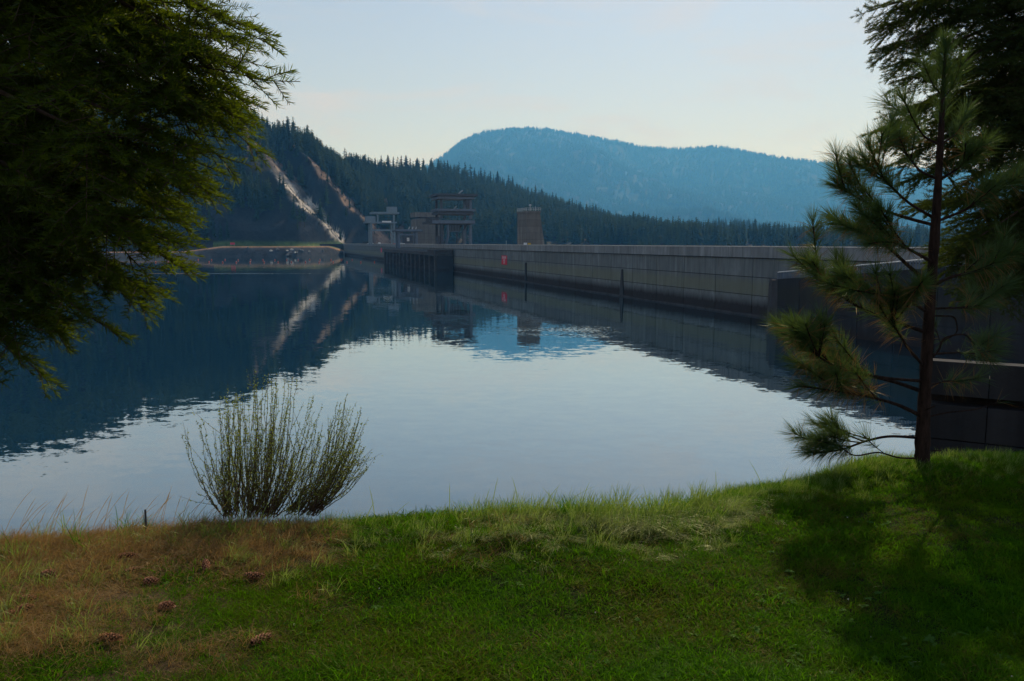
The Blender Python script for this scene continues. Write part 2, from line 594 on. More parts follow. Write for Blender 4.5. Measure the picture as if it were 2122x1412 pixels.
xs = np.concatenate([np.linspace(-60, -9, 18)[:-1], np.arange(-9, 9.01, 0.09), np.linspace(9, 50, 16)[1:]])
ys = np.concatenate([np.linspace(-30, 0, 12)[:-1], np.arange(0, 8, 0.09), np.linspace(8, 50, 32)])
GX, GY = np.meshgrid(xs, ys)
GZ = bank_z(GX, GY)
nx, ny = len(xs), len(ys)
idx = np.arange(nx * ny).reshape(ny, nx)
quads = np.stack([idx[:-1, :-1], idx[:-1, 1:], idx[1:, 1:], idx[1:, :-1]], -1).reshape(-1, 4)
t = NT('bank_soil')
p = t.pos()
n1 = t.noise(p, 3.0, 8, 0.65)
n2 = t.noise(p, 40.0, 5, 0.7)
c = t.mix(t.ramp(n1, 0.4, 0.6), (0.075, 0.048, 0.028), (0.15, 0.10, 0.055))
c = t.mix(t.ramp(n2, 0.45, 0.65, 0, 0.7), c, (0.035, 0.026, 0.016))
xx = t.n('SeparateXYZ', Vector=p).outputs['X']
c = t.mix(t.ramp(t.math('ADD', xx, t.ramp(n1, 0, 1, -1.5, 1.5)), -1.6, -0.4), c, (0.018, 0.026, 0.005))
M_bank = t.principled(c, 0.95, t.bump(n2, 0.02))
bank = link('lawn_bank', tri_mesh('lawn_bank', np.stack([GX, GY, GZ], -1).reshape(-1, 3), quads, M_bank, True))
tag(bank, 'grassy bank sloping to the lake in the foreground', None, None, 'structure')

# ------------------------------------------------------------------ dam coordinates: s = distance ahead, w = metres out into the lake
UX, UY = -0.2896, 0.9571
NX, NY = -0.9571, -0.2896
KX = 80.7


def D(s, w, z):
    return (KX - 0.3026 * s + NX * w, s + NY * w, z)


# ------------------------------------------------------------------ ground, water
gm = MB()
gm.add([(-10000, -50, -40), (10000, -50, -40), (10000, 12400, -40), (-10000, 12400, -40)], [(0, 1, 2, 3)])
ground = gm.build('ground', plain('valley_ground', (0.06, 0.06, 0.03), 0.95, 0.3, 0.01))
tag(ground, 'valley floor below the dam', None, None, 'structure')
wm = MB()
wm.add([(-3000, -55, 0), (KX + 40, -55, 0), (KX + 25, 0, 0), D(60, -0.5, 0), D(860, -0.5, 0), (-175, 900, 0), (-3000, 1500, 0)], [(0, 1, 2, 3, 4, 5, 6)])
lake = wm.build('lake_water', M_water)
tag(lake, 'calm dark blue lake mirroring the sky and hills', None, None, 'structure')

# ------------------------------------------------------------------ hills (grids laid over the ground, ridge heights read from the skyline)
def hill_mesh(name, mat, pxs, ts, surf, colour):
    A, T = np.meshgrid((pxs - 1061.0) / (FPX / CP), ts)     # x over y, and 0..1 across the slope
    P = np.broadcast_to(pxs[None, :], A.shape)
    X, Y, Z = surf(P, A, T)
    n_t, n_p = A.shape
    ii = np.arange(n_t * n_p).reshape(n_t, n_p)
    q = np.stack([ii[:-1, :-1], ii[:-1, 1:], ii[1:, 1:], ii[1:, :-1]], -1).reshape(-1, 4)
    me = tri_mesh(name, np.stack([X, Y, Z], -1).reshape(-1, 3), q, mat, True)
    cl = me.color_attributes.new('ground_colour', 'FLOAT_COLOR', 'POINT')
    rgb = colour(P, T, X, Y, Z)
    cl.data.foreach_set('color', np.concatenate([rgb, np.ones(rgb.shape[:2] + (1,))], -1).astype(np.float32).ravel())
    return link(name, me), (X, Y, Z)


RIDGE = [(-1400, 190, 760), (-800, 150, 850), (-300, 108, 930), (0, 122, 1000), (200, 178, 990), (330, 222, 990), (430, 246, 1000), (500, 262, 1010), (560, 284, 1015),
         (600, 303, 1020), (650, 325, 1040), (700, 348, 1080), (760, 360, 1160), (880, 364, 1340), (940, 368, 1450), (1000, 384, 1500), (1060, 402, 1550),
         (1120, 424, 1600), (1200, 450, 1650), (1300, 474, 1700), (1400, 488, 1750), (1500, 495, 1800), (1800, 499, 1900), (2400, 503, 1950)]


def y2z(py, Y):
    return EYE - (py - 504.0) / (FPX / CP) * Y


_sp = np.arange(-1500.0, 2500.0, 5.0)


def _soft(xs_, ys_, sig):
    k = np.exp(-0.5 * (np.arange(-60, 61) * 5.0 / sig) ** 2)
    raw = np.interp(np.arange(-1800.0, 2800.0, 5.0), xs_, ys_)
    return np.convolve(raw, k / k.sum(), 'same')[60:-60]


_shore = _soft([-1400, 0, 300, 600, 640, 700, 760, 900, 2400], [560, 640, 690, 732, 745, 800, 872, 900, 900], 28.0)
_ry = _soft([r[0] for r in RIDGE], [r[1] for r in RIDGE], 10.0)
_rY = _soft([r[0] for r in RIDGE], [r[2] for r in RIDGE], 40.0)


def shore(P):
    return np.interp(P, _sp, _shore)


HPROF = ([0, 0.04, 0.34, 0.75, 1.0], [0, 0.11, 0.61, 0.90, 1.0])


def hprof(P, T):
    k = np.clip((790 - P) / 90.0, 0, 1) * np.clip((P + 300) / 300.0, 0.3, 1)
    Tc = np.clip(T, 0, 1)
    return k * np.interp(Tc, *HPROF) + (1 - k) * Tc ** 0.86


def himg(P, T):
    """share of the ridge's apparent height reached at T"""
    Yr = np.interp(P, _sp, _rY)
    Y = shore(P) + 62 + (Yr - shore(P) - 62) * np.clip(T, 0, 1)
    return np.clip(hprof(P, T) * Yr / Y, 0, 1.1)


def gully(P, T):
    """offset (m) carving the two chutes beside the dam, and where the bare rock lies"""
    v = himg(P, T)
    wob = 5 * np.sin(v * 11) + 3 * np.sin(v * 27 + 1)
    a = np.interp(v, [0, 0.2, 0.45, 0.7, 1.0], [704, 655, 600, 555, 500]) + wob     # crest of the first rib
    g = a + np.interp(v, [0, 0.2, 0.45, 0.8, 1.0], [8, 56, 82, 74, 60])             # bottom of the chute
    b = np.interp(v, [0, 0.1, 0.45, 0.85, 1.0], [775, 755, 698, 610, 585]) + 4 * np.sin(v * 15)
    b = np.maximum(b, g + 14)
    left = np.clip((P - (a - 60)) / 60.0, 0, 1)
    z = np.where(P < a, 10 * left ** 2, 0)
    z = np.where((P >= a) & (P < g), 10 - 20 * (P - a) / (g - a), z)
    z = np.where((P >= g) & (P < b), -10 + 30 * (P - g) / (b - g), z)
    z = np.where(P >= b, 20 * np.clip(1 - (P - b) / 80.0, 0, 1), z)
    return z * np.clip(v / 0.16, 0, 1) * np.clip((1.0 - T) / 0.3, 0, 1), a, g, b


def near_hill(P, A, T):
    zr0 = np.interp(P, _sp, _ry)
    Yr = np.interp(P, _sp, _rY)
    zr = y2z(zr0, Yr)
    Ys = shore(P)
    lefty = np.clip((740 - P) / 60.0, 0, 1)          # lake shore with bench on the left of the dam only
    bench = np.clip((P - 380) / 80, 0, 1) * 4.5 + 4.5
    # T: -0.12..0 shore, 0..1 slope, 1..1.6 behind the ridge
    Y = np.where(T < 0, Ys + 62 + T / 0.12 * 74, Ys + 62 + (Yr - Ys - 62) * T)
    sh = np.clip((Y - Ys) / 9.0, -0.6, 1)
    zb = np.where(sh < 1, sh * bench, bench)
    zb = lefty * zb + (1 - lefty) * (-6 + 16 * np.clip((T + 0.12) / 0.12, 0, 1))
    Tc = np.clip(T, 0, 1)
    prof = hprof(P, T)
    z = zb * (1 - Tc) + Tc * 0 + (zr - 0) * prof + 0 * zb
    back = np.clip(T - 1, 0, 1)
    z = z - back * 260 * np.clip(zr / 150, 0.1, 1)
    go, *_ = gully(P, Tc)
    mask = np.clip(Tc * 6, 0, 1) * np.clip((1 - Tc) * 5, 0, 1)
    X = A * Y
    z = z + go + mask * (6 * fbm(X / 70, Y / 70, 4, 3) + 2.0 * fbm(X / 14, Y / 14, 2, 8) * np.clip((760 - P) / 60, 0.2, 1))
    return X, Y, z


def hill_colour(P, T, X, Y, Z):
    Tc = np.clip(T, 0, 1)
    _, a, g, b = gully(P, Tc)
    T0, T = T, np.where(T > 0, himg(P, T), T)
    n = fbm(X / 25, Y / 25, 3, 21)
    col = np.zeros(P.shape + (3,))
    col[:] = (0.030, 0.030, 0.018)                                     # needle litter and shade-loving scrub
    tan = np.array((0.20, 0.125, 0.08))
    w = np.clip(fbm(X / 45, Y / 45, 3, 33) * 1.6 - 0.3, 0, 1)
    w = np.where(P > 660, w, w * 0.4) * np.clip((1100 - P) / 150, 0.0, 1)
    col = col * (1 - w[..., None]) + tan * w[..., None]
    rock = np.array((0.56, 0.49, 0.41)) * np.clip(0.68 + 0.7 * fbm(X / 6, Y / 6, 3, 23), 0.12, 1.25)[..., None]  # slide rock lightened so its colour carries part of the sunlight
    m = (np.clip((P - a + 6) / 6, 0, 1) * np.clip((g + 6 - P) / 8, 0, 1) * np.clip((0.8 - T) / 0.2, 0, 1))[..., None]
    col = col * (1 - m) + rock * m
    m = (np.clip((P - a + 50) / 25, 0, 1) * np.clip((g - P) / 20, 0, 1) * np.clip((T - 0.62) / 0.12, 0, 1))[..., None]
    col = col * (1 - m) + np.array((0.24, 0.16, 0.11)) * m
    m = (np.clip((P - b) / 4, 0, 1) * np.clip((b + 42 + 14 * n - P) / 12, 0, 1))[..., None]
    col = col * (1 - m) + np.array((0.27, 0.17, 0.11)) * m
    m = ((P > g) & (P < b))[..., None] * 1.0                           # chute wall: bare rock, its shade painted in as near-black
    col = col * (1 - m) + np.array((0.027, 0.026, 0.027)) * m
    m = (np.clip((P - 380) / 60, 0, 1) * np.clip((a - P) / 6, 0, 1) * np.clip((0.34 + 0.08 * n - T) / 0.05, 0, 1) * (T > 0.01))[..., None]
    col = col * (1 - m) + np.array((0.030, 0.029, 0.030)) * m           # cliff at the foot, its shade darkened into the rock colour
    m = ((T <= 0.01) & (P < 712))[..., None] * 1.0
    col = col * (1 - m) + np.array((0.055, 0.057, 0.062)) * m           # riprap and bench
    sh = (Y - shore(P)) / 9.0
    T = T0
    m = (np.clip((sh - 0.9) / 0.1, 0, 1) * np.clip((2.6 + 0.5 * n - sh) / 0.3, 0, 1) * (P < 712) * (P > 200))[..., None]
    col = col * (1 - m) + np.array((0.36, 0.20, 0.10)) * m             # bare bench earth
    m = (np.clip((sh - 2.6 - 0.5 * n) / 0.3, 0, 1) * (T <= 0.012) * (P < 712) * (P > 440))[..., None]
    col = col * (1 - m) + np.array((0.10, 0.14, 0.035)) * m            # mown strip
    return col


pxs = np.concatenate([np.arange(-1400, 300, 25), np.arange(300, 900, 2.5), np.arange(900, 1500, 6), np.arange(1500, 2401, 30)]).astype(float)
tsn = np.concatenate([np.linspace(-0.12, 0, 24)[:-1], np.linspace(0, 1, 130), np.linspace(1, 1.6, 14)[1:]])
hill, _ = hill_mesh('wooded_hill', M_hill, pxs, tsn, near_hill, hill_colour)
tag(hill, 'steep wooded hill with a pale rockslide above the far end of the dam', None, None, 'structure')

MRIDGE = [(300, 470, 6750), (700, 415, 7425), (850, 372, 7875), (930, 325, 8325), (960, 299, 8550), (1000, 283, 8775), (1060, 274, 9000), (1140, 278, 9225), (1200, 288, 9337), (1280, 302, 9450),
          (1330, 311, 9450), (1400, 316, 9450), (1470, 310, 9225), (1520, 317, 9225), (1560, 326, 9112), (1640, 337, 9000), (1700, 343, 9000), (1780, 350, 9000),
          (1900, 357, 9000), (2100, 366, 9000), (2600, 385, 9000), (3200, 400, 9000)]


def mountain(P, A, T):
    Yr = interp(P, MRIDGE, 2)
    zr = y2z(interp(P, MRIDGE, 1), Yr)
    Y = 4950 + (Yr - 4950) * T
    Tc = np.clip(T, 0, 1)
    X = A * Y
    z = zr * (0.25 * Tc + 0.75 * Tc ** 1.5) + 5
    z = z - np.clip(T - 1, 0, 1) * 500
    m = np.clip(Tc * 4, 0, 1) * np.clip((1 - Tc) * 4, 0, 1)
    rid = 1 - np.abs(fbm((X + 0.35 * Y) / 1575, Y / 4050, 2, 41))
    z = z + m * (280 * (rid - 0.55) + 60 * fbm(X / 360, Y / 450, 3, 43))
    return X, Y, z


def mount_colour(P, T, X, Y, Z):
    n = fbm(X / 150, Y / 150, 4, 51)
    col = np.zeros(P.shape + (3,))
    col[:] = (0.012, 0.022, 0.013)
    w = np.clip(n * 1.8 - 0.95, 0, 0.5)[..., None]
    return col * (1 - w) + np.array((0.05, 0.055, 0.03)) * w


pm = np.arange(300, 3201, 9).astype(float)
mount, _ = hill_mesh('far_mountain', M_mount, pm, np.concatenate([np.linspace(0, 1, 90), np.linspace(1, 1.5, 8)[1:]]), mountain, mount_colour)
tag(mount, 'broad hazy blue wooded mountain beyond the dam', None, None, 'structure')

KRIDGE = [(1250, 503, 2150), (1340, 496, 2200), (1400, 484, 2200), (1440, 471, 2200), (1480, 465, 2200), (1530, 465, 2200), (1600, 476, 2200), (1700, 486, 2200), (1850, 491, 2200), (2600, 493, 2200)]


def knoll(P, A, T):
    Yr = interp(P, KRIDGE, 2)
    zr = y2z(interp(P, KRIDGE, 1), Yr)
    Y = 2000 + (Yr - 2000) * T
    z = -20 + (zr + 20) * np.clip(T, 0, 1) ** 0.8 - np.clip(T - 1, 0, 1) * 40
    X = A * Y
    return X, Y, z


pk = np.arange(1250, 2601, 15).astype(float)
kn, _ = hill_mesh('low_wooded_ridge', M_mount, pk, np.linspace(0, 1.6, 24), knoll, mount_colour)
tag(kn, 'low dark wooded ridge behind the near end of the dam crest', None, None, 'structure')


# ------------------------------------------------------------------ conifers
def conifer(seed, tiers, per, width, bare=0.08, droop=0.25, sparse=0.0, top=1.0, core=True):
    """crown of separate boughs and a tapered trunk, one unit high"""
    rr = np.random.default_rng(seed)
    V, F = [], []

    def tri(*ps):
        i = len(V)
        V.extend(ps)
        F.append((i, i + 1, i + 2))
    for k in range(tiers):
        u = (k + rr.uniform(-0.3, 0.3)) / tiers
        h = bare + (1 - bare) * u
        r = width * ((1 - u) ** 0.8) * rr.uniform(0.72, 1.15) + 0.012
        if u < 0.18:
            r *= 0.72 + 1.5 * u
        for j in range(per):
            if rr.random() < sparse:
                continue
            a = rr.uniform(0, 2 * math.pi)
            rj = r * rr.uniform(0.55, 1.15)
            ca, sa = math.cos(a), math.sin(a)
            dz = -droop * rj * rr.uniform(0.4, 1.5)
            wd = rj * rr.uniform(0.28, 0.5)
            hh = h + rr.uniform(-0.5, 0.5) / tiers
            p0 = (0, 0, hh + 0.02)
            tip = (ca * rj, sa * rj, hh + dz)
            m = 0.55
            l = (ca * rj * m - sa * wd, sa * rj * m + ca * wd, hh + dz * 0.5 - wd * 0.35)
            q = (ca * rj * m + sa * wd, sa * rj * m - ca * wd, hh + dz * 0.5 - wd * 0.35)
            tri(p0, l, tip)
            tri(p0, tip, q)
    if core:
        n = 6
        for j in range(n):
            a0, a1 = 2 * math.pi * j / n, 2 * math.pi * (j + 1) / n
            rc = width * 0.33
            tri((rc * math.cos(a0), rc * math.sin(a0), bare + 0.03), (rc * math.cos(a1), rc * math.sin(a1), bare + 0.03), (0, 0, 0.93 * top))
    return np.array(V), np.array(F)


def conifer_trunk(h=0.93, r=0.012):
    m = MB()
    m.tube([(0, 0, -0.02), (0, 0, 0.4), (0, 0, h)], [r, r * 0.7, r * 0.15], 5)
    return m


def far_proto(i, *args, **kw):
    v, f = conifer(*args, **kw)
    tr = conifer_trunk()
    tv = np.concatenate(tr.v)
    tf = [(a, b, c) for q in tr.f if len(q) == 4 for (a, b, c) in ((q[0], q[1], q[2]), (q[0], q[2], q[3]))]
    me = tri_mesh('conifer_shape', np.concatenate([v, tv]), np.concatenate([f, np.array(tf) + len(v)]), [M_needle_far, M_bark_far])
    mi = np.zeros(len(f) + len(tf), np.int32)
    mi[len(f):] = 1
    me.polygons.foreach_set('material_index', mi)
    return proto('conifer_shape', me)


FARP = [far_proto(0, 1, 11, 8, 0.15), far_proto(1, 2, 12, 8, 0.12, bare=0.15), far_proto(2, 3, 10, 7, 0.19, sparse=0.15), far_proto(3, 4, 13, 7, 0.135, bare=0.25, sparse=0.25), far_proto(4, 5, 10, 8, 0.24, bare=0.05)]


def spots_on(surf, n, p0, p1, t0, t1, keep):
    P = rng.uniform(p0, p1, n)
    T = rng.uniform(t0, t1, n) 
    A = (P - 1061.0) / (FPX / CP)
    X, Y, Z = surf(P, A, T)
    k = keep(P, T, X, Y, Z)
    return X[k], Y[k], Z[k]


def near_keep(P, T, X, Y, Z):
    _, a, g, b = gully(P, np.clip(T, 0, 1))
    T0, T = T, np.where(T > 0, himg(P, T), T)
    n = fbm(X / 40, Y / 40, 3, 61)
    d = np.clip(0.85 + 0.5 * n, 0, 1)
    d = np.where((P > 380) & (P < a) & (T < 0.33 + 0.08 * n), 0.03, d)         # foot cliff
    d = np.where((P > a - 55) & (P <= a - 8) & (T < 0.7), 0.07, d)
    d = np.where((P > a - 8) & (P < g + 4) & (T < 0.88), 0.015, d)             # rockslide
    d = np.where((P > a - 40) & (P < g + 10) & (T > 0.72) & (T < 0.95), 0.06, d)
    d = np.where((P >= g + 4) & (P < b), 0.03 + 0.25 * (T > 0.8), d)           # shaded wall
    d = np.where((P >= b) & (P < b + 45 + 18 * n), 0.05, d)                    # dry slope
    d = np.where((P > 640) & (fbm(X / 45, Y / 45, 3, 33) > 0.45), d * 0.35, d)
    d = np.where((P < 700) & (T0 < 0.03), 0.0, d)
    return rng.random(len(P)) < d


def forest(name, label, sets, hmin, hmax, wide=1.0):
    X, Y, Z = (np.concatenate([s[i] for s in sets]) for i in range(3))
    n = len(X)
    h = rng.uniform(hmin, hmax, n) * np.clip(1 + 0.25 * fbm(X / 60, Y / 60, 2, 71), 0.6, 1.4)
    rot = np.stack([rng.normal(0, 0.02, n), rng.normal(0, 0.02, n), rng.uniform(0, 6.28, n)], -1)
    w = h * rng.uniform(1.0, 1.6, n) * wide
    o = scatter(name, np.stack([X, Y, Z - 0.3], -1), rot, np.stack([w, w, h], -1), rng.integers(0, len(FARP), n), FARP)
    return tag(o, label, 'forest', None, 'stuff')


forest('hillside_forest', 'dense dark conifer forest covering the hill left of and behind the dam', [
    spots_on(near_hill, 5200, -900, 330, 0.02, 1.12, near_keep),
    spots_on(near_hill, 9000, 300, 760, 0.02, 1.10, near_keep),
    spots_on(near_hill, 9000, 740, 1450, 0.0, 1.10, near_keep),
    spots_on(near_hill, 6500, 1300, 2300, -0.1, 1.1, near_keep)], 9, 28, 1.15)


def m_keep(P, T, X, Y, Z):
    n = fbm(X / 150, Y / 150, 4, 51)
    return rng.random(len(P)) < np.where(n > 0.45, 0.45, 0.96)


def scrub_keep(P, T, X, Y, Z):
    _, a, g, b = gully(P, np.clip(T, 0, 1))
    v = himg(P, T)
    on = ((P > a - 6) & (P < g + 4) & (v < 0.95)) | ((P > b) & (P < b + 50)) | ((P > a - 40) & (P < g) & (v > 0.65))
    return on & (rng.random(len(P)) < np.clip(0.5 + 0.8 * fbm(X / 22, Y / 22, 3, 27), 0.05, 1))


forest('slope_scrub', 'small dark scrub dotted over the bare rockslide and dry slopes', [spots_on(near_hill, 3200, 470, 800, 0.03, 0.98, scrub_keep)], 1.2, 3.2, 1.8)
forest('mountain_forest', 'hazy blue conifer forest covering the far mountain', [spots_on(mountain, 38000, 820, 2350, 0.0, 0.985, m_keep), spots_on(mountain, 2600, 900, 2200, 0.975, 1.01, m_keep)], 26, 46, 1.7)
forest('low_ridge_forest', 'dark conifer belt on the low ridge above the dam crest', [spots_on(knoll, 3000, 1270, 2300, 0.0, 1.1, lambda P, T, X, Y, Z: P > 0)], 14, 22)

# single trees that stand out on the skyline of the near hill
SKYP = []
for i, a in enumerate([dict(tiers=20, per=9, width=0.15), dict(tiers=22, per=8, width=0.12, bare=0.12), dict(tiers=16, per=6, width=0.13, bare=0.32, sparse=0.35, droop=0.1, core=False),
                       dict(tiers=20, per=10, width=0.20), dict(tiers=15, per=6, width=0.16, bare=0.4, sparse=0.3, droop=0.0, core=False)]):
    v, f = conifer(100 + i, **a)
    SKYP.append((tri_mesh('crown', v, f, M_needle_sky), conifer_trunk(0.97, 0.010).mesh('trunk', M_bark_far)))


def single_tree(px, hpx, kind, label, group=None, T=0.97, surf=near_hill, name='conifer_tree', width=1.0):
    A = (px - 1061.0) / (FPX / CP)
    X, Y, Z = (float(np.asarray(q).ravel()[0]) for q in surf(np.array([float(px)]), np.array([A]), np.array([T])))
    h = hpx / (FPX / CP) * Y
    e = empty(name, (X, Y, Z - 0.4), label, 'tree', group)
    for nm, me in zip(('crown', 'trunk'), SKYP[kind]):
        o = bpy.data.objects.new(nm, me)
        C.objects.link(o)
        o.parent = e
        o.scale = (h * width, h * width, h)
        o.rotation_euler = (0, 0, random.uniform(0, 6.28))
    return e


for px, hp, k, lab in [(510, 38, 2, 'tall thin open conifer at the top of the bare slope on the left hill'),
                       (521, 34, 3, 'dark broad conifer just right of the thin open one atop the left hill'),
                       (618, 44, 4, 'open conifer with a bare lower trunk on the left hill skyline'),
                       (606, 46, 2, 'slender conifer beside the bare-trunked one on the left hill skyline'),
                       (644, 50, 3, 'largest dark conifer standing alone on the skyline above the rockslide'),
                       (671, 36, 3, 'dark conifer on the skyline right of the largest lone one'),
                       (719, 36, 4, 'open crowned conifer, last before the unbroken tree line'),
                       (697, 32, 2, 'sparse conifer between the lone skyline trees and the tree line')]:
    single_tree(px, hp * 1.2, k, lab, None, 0.985, width=1.25)
px = 432
while px < 1330:
    if not (500 < px < 528 or 598 < px < 730) or random.random() < 0.0:
        g = 'conifers along the skyline of the left hill' if px < 745 else 'conifers along the ridge falling away behind the dam'
        lab = 'conifer in the row along the skyline of the steep left hill' if px < 745 else 'conifer in the tree line of the ridge falling behind the dam cranes'
        sc = np.interp(px, [345, 900, 1330], [1.0, 0.9, 0.72])
        kd = random.choice([0, 0, 1, 1, 3, 3, 2, 4])
        look = ['dense pointed', 'narrow', 'sparse bare-stemmed', 'broad dark', 'open-topped'][kd]
        zone = [z_ for lim, z_ in ((430, 'on the skyline beside the overhanging fir boughs'), (500, 'on the skyline left of the bare slope top'), (600, 'on the skyline above the rockslide'), (800, 'on the ridge left of the pale frame crane'), (870, 'on the ridge above the pale frame crane'),
                                   (945, 'on the ridge between the cranes and the far mountain'), (1060, 'on the ridge where the far mountain begins'), (1150, 'on the falling ridge above the tapered tower'), (1240, 'low on the falling ridge right of the tapered tower'), (9999, 'at the low right end of the falling ridge')) if px < lim][0]
        single_tree(px, random.uniform(28, 47) * sc, kd, look + ' conifer ' + zone, look + ' conifers ' + zone, random.uniform(0.95, 0.995), width=1.5)
    px += random.uniform(7, 15)
for (px, hp, T), nth in zip([(405, 48, 0.02), (418, 40, 0.03), (428, 44, 0.012), (444, 52, 0.02), (458, 40, 0.012), (472, 46, 0.015)], ['leftmost', 'second from left', 'third from left', 'fourth from left', 'fifth from left', 'rightmost']):
    single_tree(px, hp, random.choice([0, 1, 3]), nth + ' conifer of the small grove at the left end of the lakeside bench', 'conifers at the end of the bench', T)
single_tree(763, 36, 3, 'dark green conifer standing at the far left end of the dam crest', None, 0.03, width=1.5)

# ------------------------------------------------------------------ far bench: signs, rocks, wall
def text_mesh(name, body, size, mat):
    cu = bpy.data.curves.new(name, 'FONT')
    cu.body = body
    cu.size = size
    cu.align_x = 'CENTER'
    cu.align_y = 'CENTER'
    cu.extrude = 0.01
    cu.resolution_u = 2
    tmp = bpy.data.objects.new(name + '_curve', cu)
    C.objects.link(tmp)
    bpy.context.view_layer.update()
    me = bpy.data.meshes.new_from_object(tmp.evaluated_get(bpy.context.evaluated_depsgraph_get()))
    bpy.data.objects.remove(tmp)
    me.materials.clear()
    me.materials.append(mat)
    return me


def sign(name, loc, rz, w, h, face, rows, label, posts=0.0, rowmat=None):
    e = empty(name, loc, label, 'sign')
    e.rotation_euler = (0, 0, rz)

    def kid(nm, me, off=(0, 0, 0), rot=(0, 0, 0), par=e):
        o = bpy.data.objects.new(nm, me)
        C.objects.link(o)
        o.parent = par
        o.location = off
        o.rotation_euler = rot
        return o
    m = MB()
    m.box(-w / 2, w / 2, -0.04, 0.04, posts, posts + h)
    kid('board', m.mesh('board', face))
    if posts:
        for sx_ in (-0.35, 0.35):
            m = MB()
            m.box(-0.06, 0.06, 0.05, 0.15, -0.5, posts + h * 0.8)
            kid('post', m.mesh('post', M_galv), (sx_ * w, 0, 0))
    for body, size, zz in rows:
        kid('lettering', text_mesh('lettering', body, size, rowmat or M_white), (0, -0.055, posts + zz), (math.pi / 2, 0, 0))
    return e


p_ = at(484, 505, 775)
sign('warning_sign', (p_[0], 772, 9.5), 0.0, 4.4, 1.9, M_red, [], 'red sign standing on the tan bench of the far left shore', 1.0)

BOULD = []
ORD = ['first', 'second', 'third', 'fourth', 'fifth', 'sixth', 'seventh', 'eighth', 'ninth', 'tenth', 'eleventh', 'twelfth', 'thirteenth', 'fourteenth', 'fifteenth', 'sixteenth', 'seventeenth']
for i, (px, py) in enumerate([(561, 521.5), (574, 516), (575, 518), (594.5, 521), (599, 526.5), (601, 525), (611, 524.5), (614, 525), (626, 520), (604, 518), (621, 518), (668, 520), (640, 523), (595, 528.5), (514, 514)]):
    r_ = random.Random(i)
    m = MB()
    n = 9
    pts = []
    for k in range(26):
        z = 1 - 2 * (k + 0.5) / 26
        a = k * 2.399
        q = math.sqrt(1 - z * z)
        s_ = r_.uniform(0.75, 1.15)
        pts.append((q * math.cos(a) * 1.5 * s_, q * math.sin(a) * 1.2 * s_, z * 0.8 * s_))
    import bmesh
    bm = bmesh.new()
    for q in pts:
        bm.verts.new(q)
    bmesh.ops.convex_hull(bm, input=bm.verts)
    me = bpy.data.meshes.new('boulder')
    bm.to_mesh(me)
    bm.free()
    me.materials.append(M_rock if i % 3 else M_coping)
    A = (px - 1061.0) / (FPX / CP)
    # sits on the riprap slope: find where the view ray meets it
    best = min(np.linspace(-0.118, -0.03, 60), key=lambda T: abs(float((lambda q: 504 - (q[2] - EYE) / q[1] * (FPX / CP))([float(np.asarray(w).ravel()[0]) for w in near_hill(np.array([px]), np.array([A]), np.array([T]))])) - py))
    X, Y, Z = (float(np.asarray(q).ravel()[0]) for q in near_hill(np.array([px]), np.array([A]), np.array([best])))
    o = link('boulder', me, None, (X, Y, Z + 0.3))
    o.rotation_euler = (0, 0, r_.uniform(0, 6))
    s_ = r_.uniform(0.6, 1.15) * 1.25
    o.scale = (s_, s_, s_)
    BOULD.append((px, o))

for (px, o), nth in zip(sorted(BOULD, key=lambda b: b[0]), ORD):
    tag(o, nth + ' boulder from the left among the riprap on the far left shore', 'rock', 'boulders on the far shore')

# low abutment wall where bench meets the dam
m = MB()
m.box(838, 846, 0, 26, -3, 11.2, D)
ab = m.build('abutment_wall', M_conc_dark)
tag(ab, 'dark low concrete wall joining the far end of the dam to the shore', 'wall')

# ------------------------------------------------------------------ the dam
dam = empty('dam', D(300, 0, 0), 'long grey concrete dam wall with stained panels running into the distance', 'dam')
m = MB()
m.box(66, 846, -14, -0.10, -20, 9.5, D)
m.box(66, 846, -14, -0.75, 9.5, 10.5, D)
m.build('core', M_core, dam)
m = MB()
m.box(66, 846, -13.5, -0.9, 10.5, 10.56, D)
m.build('roadway', M_asphalt, dam)
m = MB()
m.box(66, 846, -14.2, -13.6, 10.5, 11.45, D)
m.build('far_parapet', M_conc, dam)
JS = 11.05
rows = [(6.46, 9.46), (3.46, 6.34), (-0.9, 3.34)]
s0 = 134.8 - 6 * JS
k = 0
while s0 + k * JS < 385:
    a, b = s0 + k * JS + 0.08, s0 + (k + 1) * JS - 0.08
    for z0, z1 in rows:
        m = MB()
        w_ = 0.0 + random.uniform(-0.025, 0.025)
        m.box(a, b, -0.12, w_, z0, z1, D)
        m.build('concrete_panel', M_conc, dam)
    k += 1
send = s0 + k * JS
m = MB()
for z0, z1 in rows:
    m.box(send + 0.05, 838, -0.12, -0.02, z0, z1, D)
o = m.build('far_panels', M_conc, dam)
# crest parapet: upright slabs on a small cornice
PS = JS / 2
k = 0
while s0 + k * PS < 300:
    a, b = s0 + k * PS + 0.03, s0 + (k + 1) * PS - 0.03
    m = MB()
    w_ = 0.36 + random.uniform(-0.012, 0.012)
    m.box(a, b, -0.75, w_, 9.62, 11.36, D)
    m.build('parapet_panel', M_parapet, dam)
    k += 1
pend = s0 + k * PS
m = MB()
m.box(pend + 0.03, 846, -0.75, 0.36, 9.62, 11.36, D)
m.build('far_parapet_face', M_parapet, dam)
m = MB()
m.box(s0, 846, -0.8, 0.42, 11.37, 11.48, D)
m.build('coping', M_coping, dam)
m = MB()
m.box(s0, 846, -0.09, 0.30, 9.50, 9.60, D)
m.build('cornice', M_core, dam)
m = MB()
m.box(s0, 838, 0.03, 0.55, -1.0, 0.28, D)
m.build('foot_ledge', M_intake, dam)
m = MB()
m.box(251.6, 252.4, 0.03, 0.4, -1, 6.0, D)
m.build('pipe_casing', M_intake_dark, dam)
m = MB()
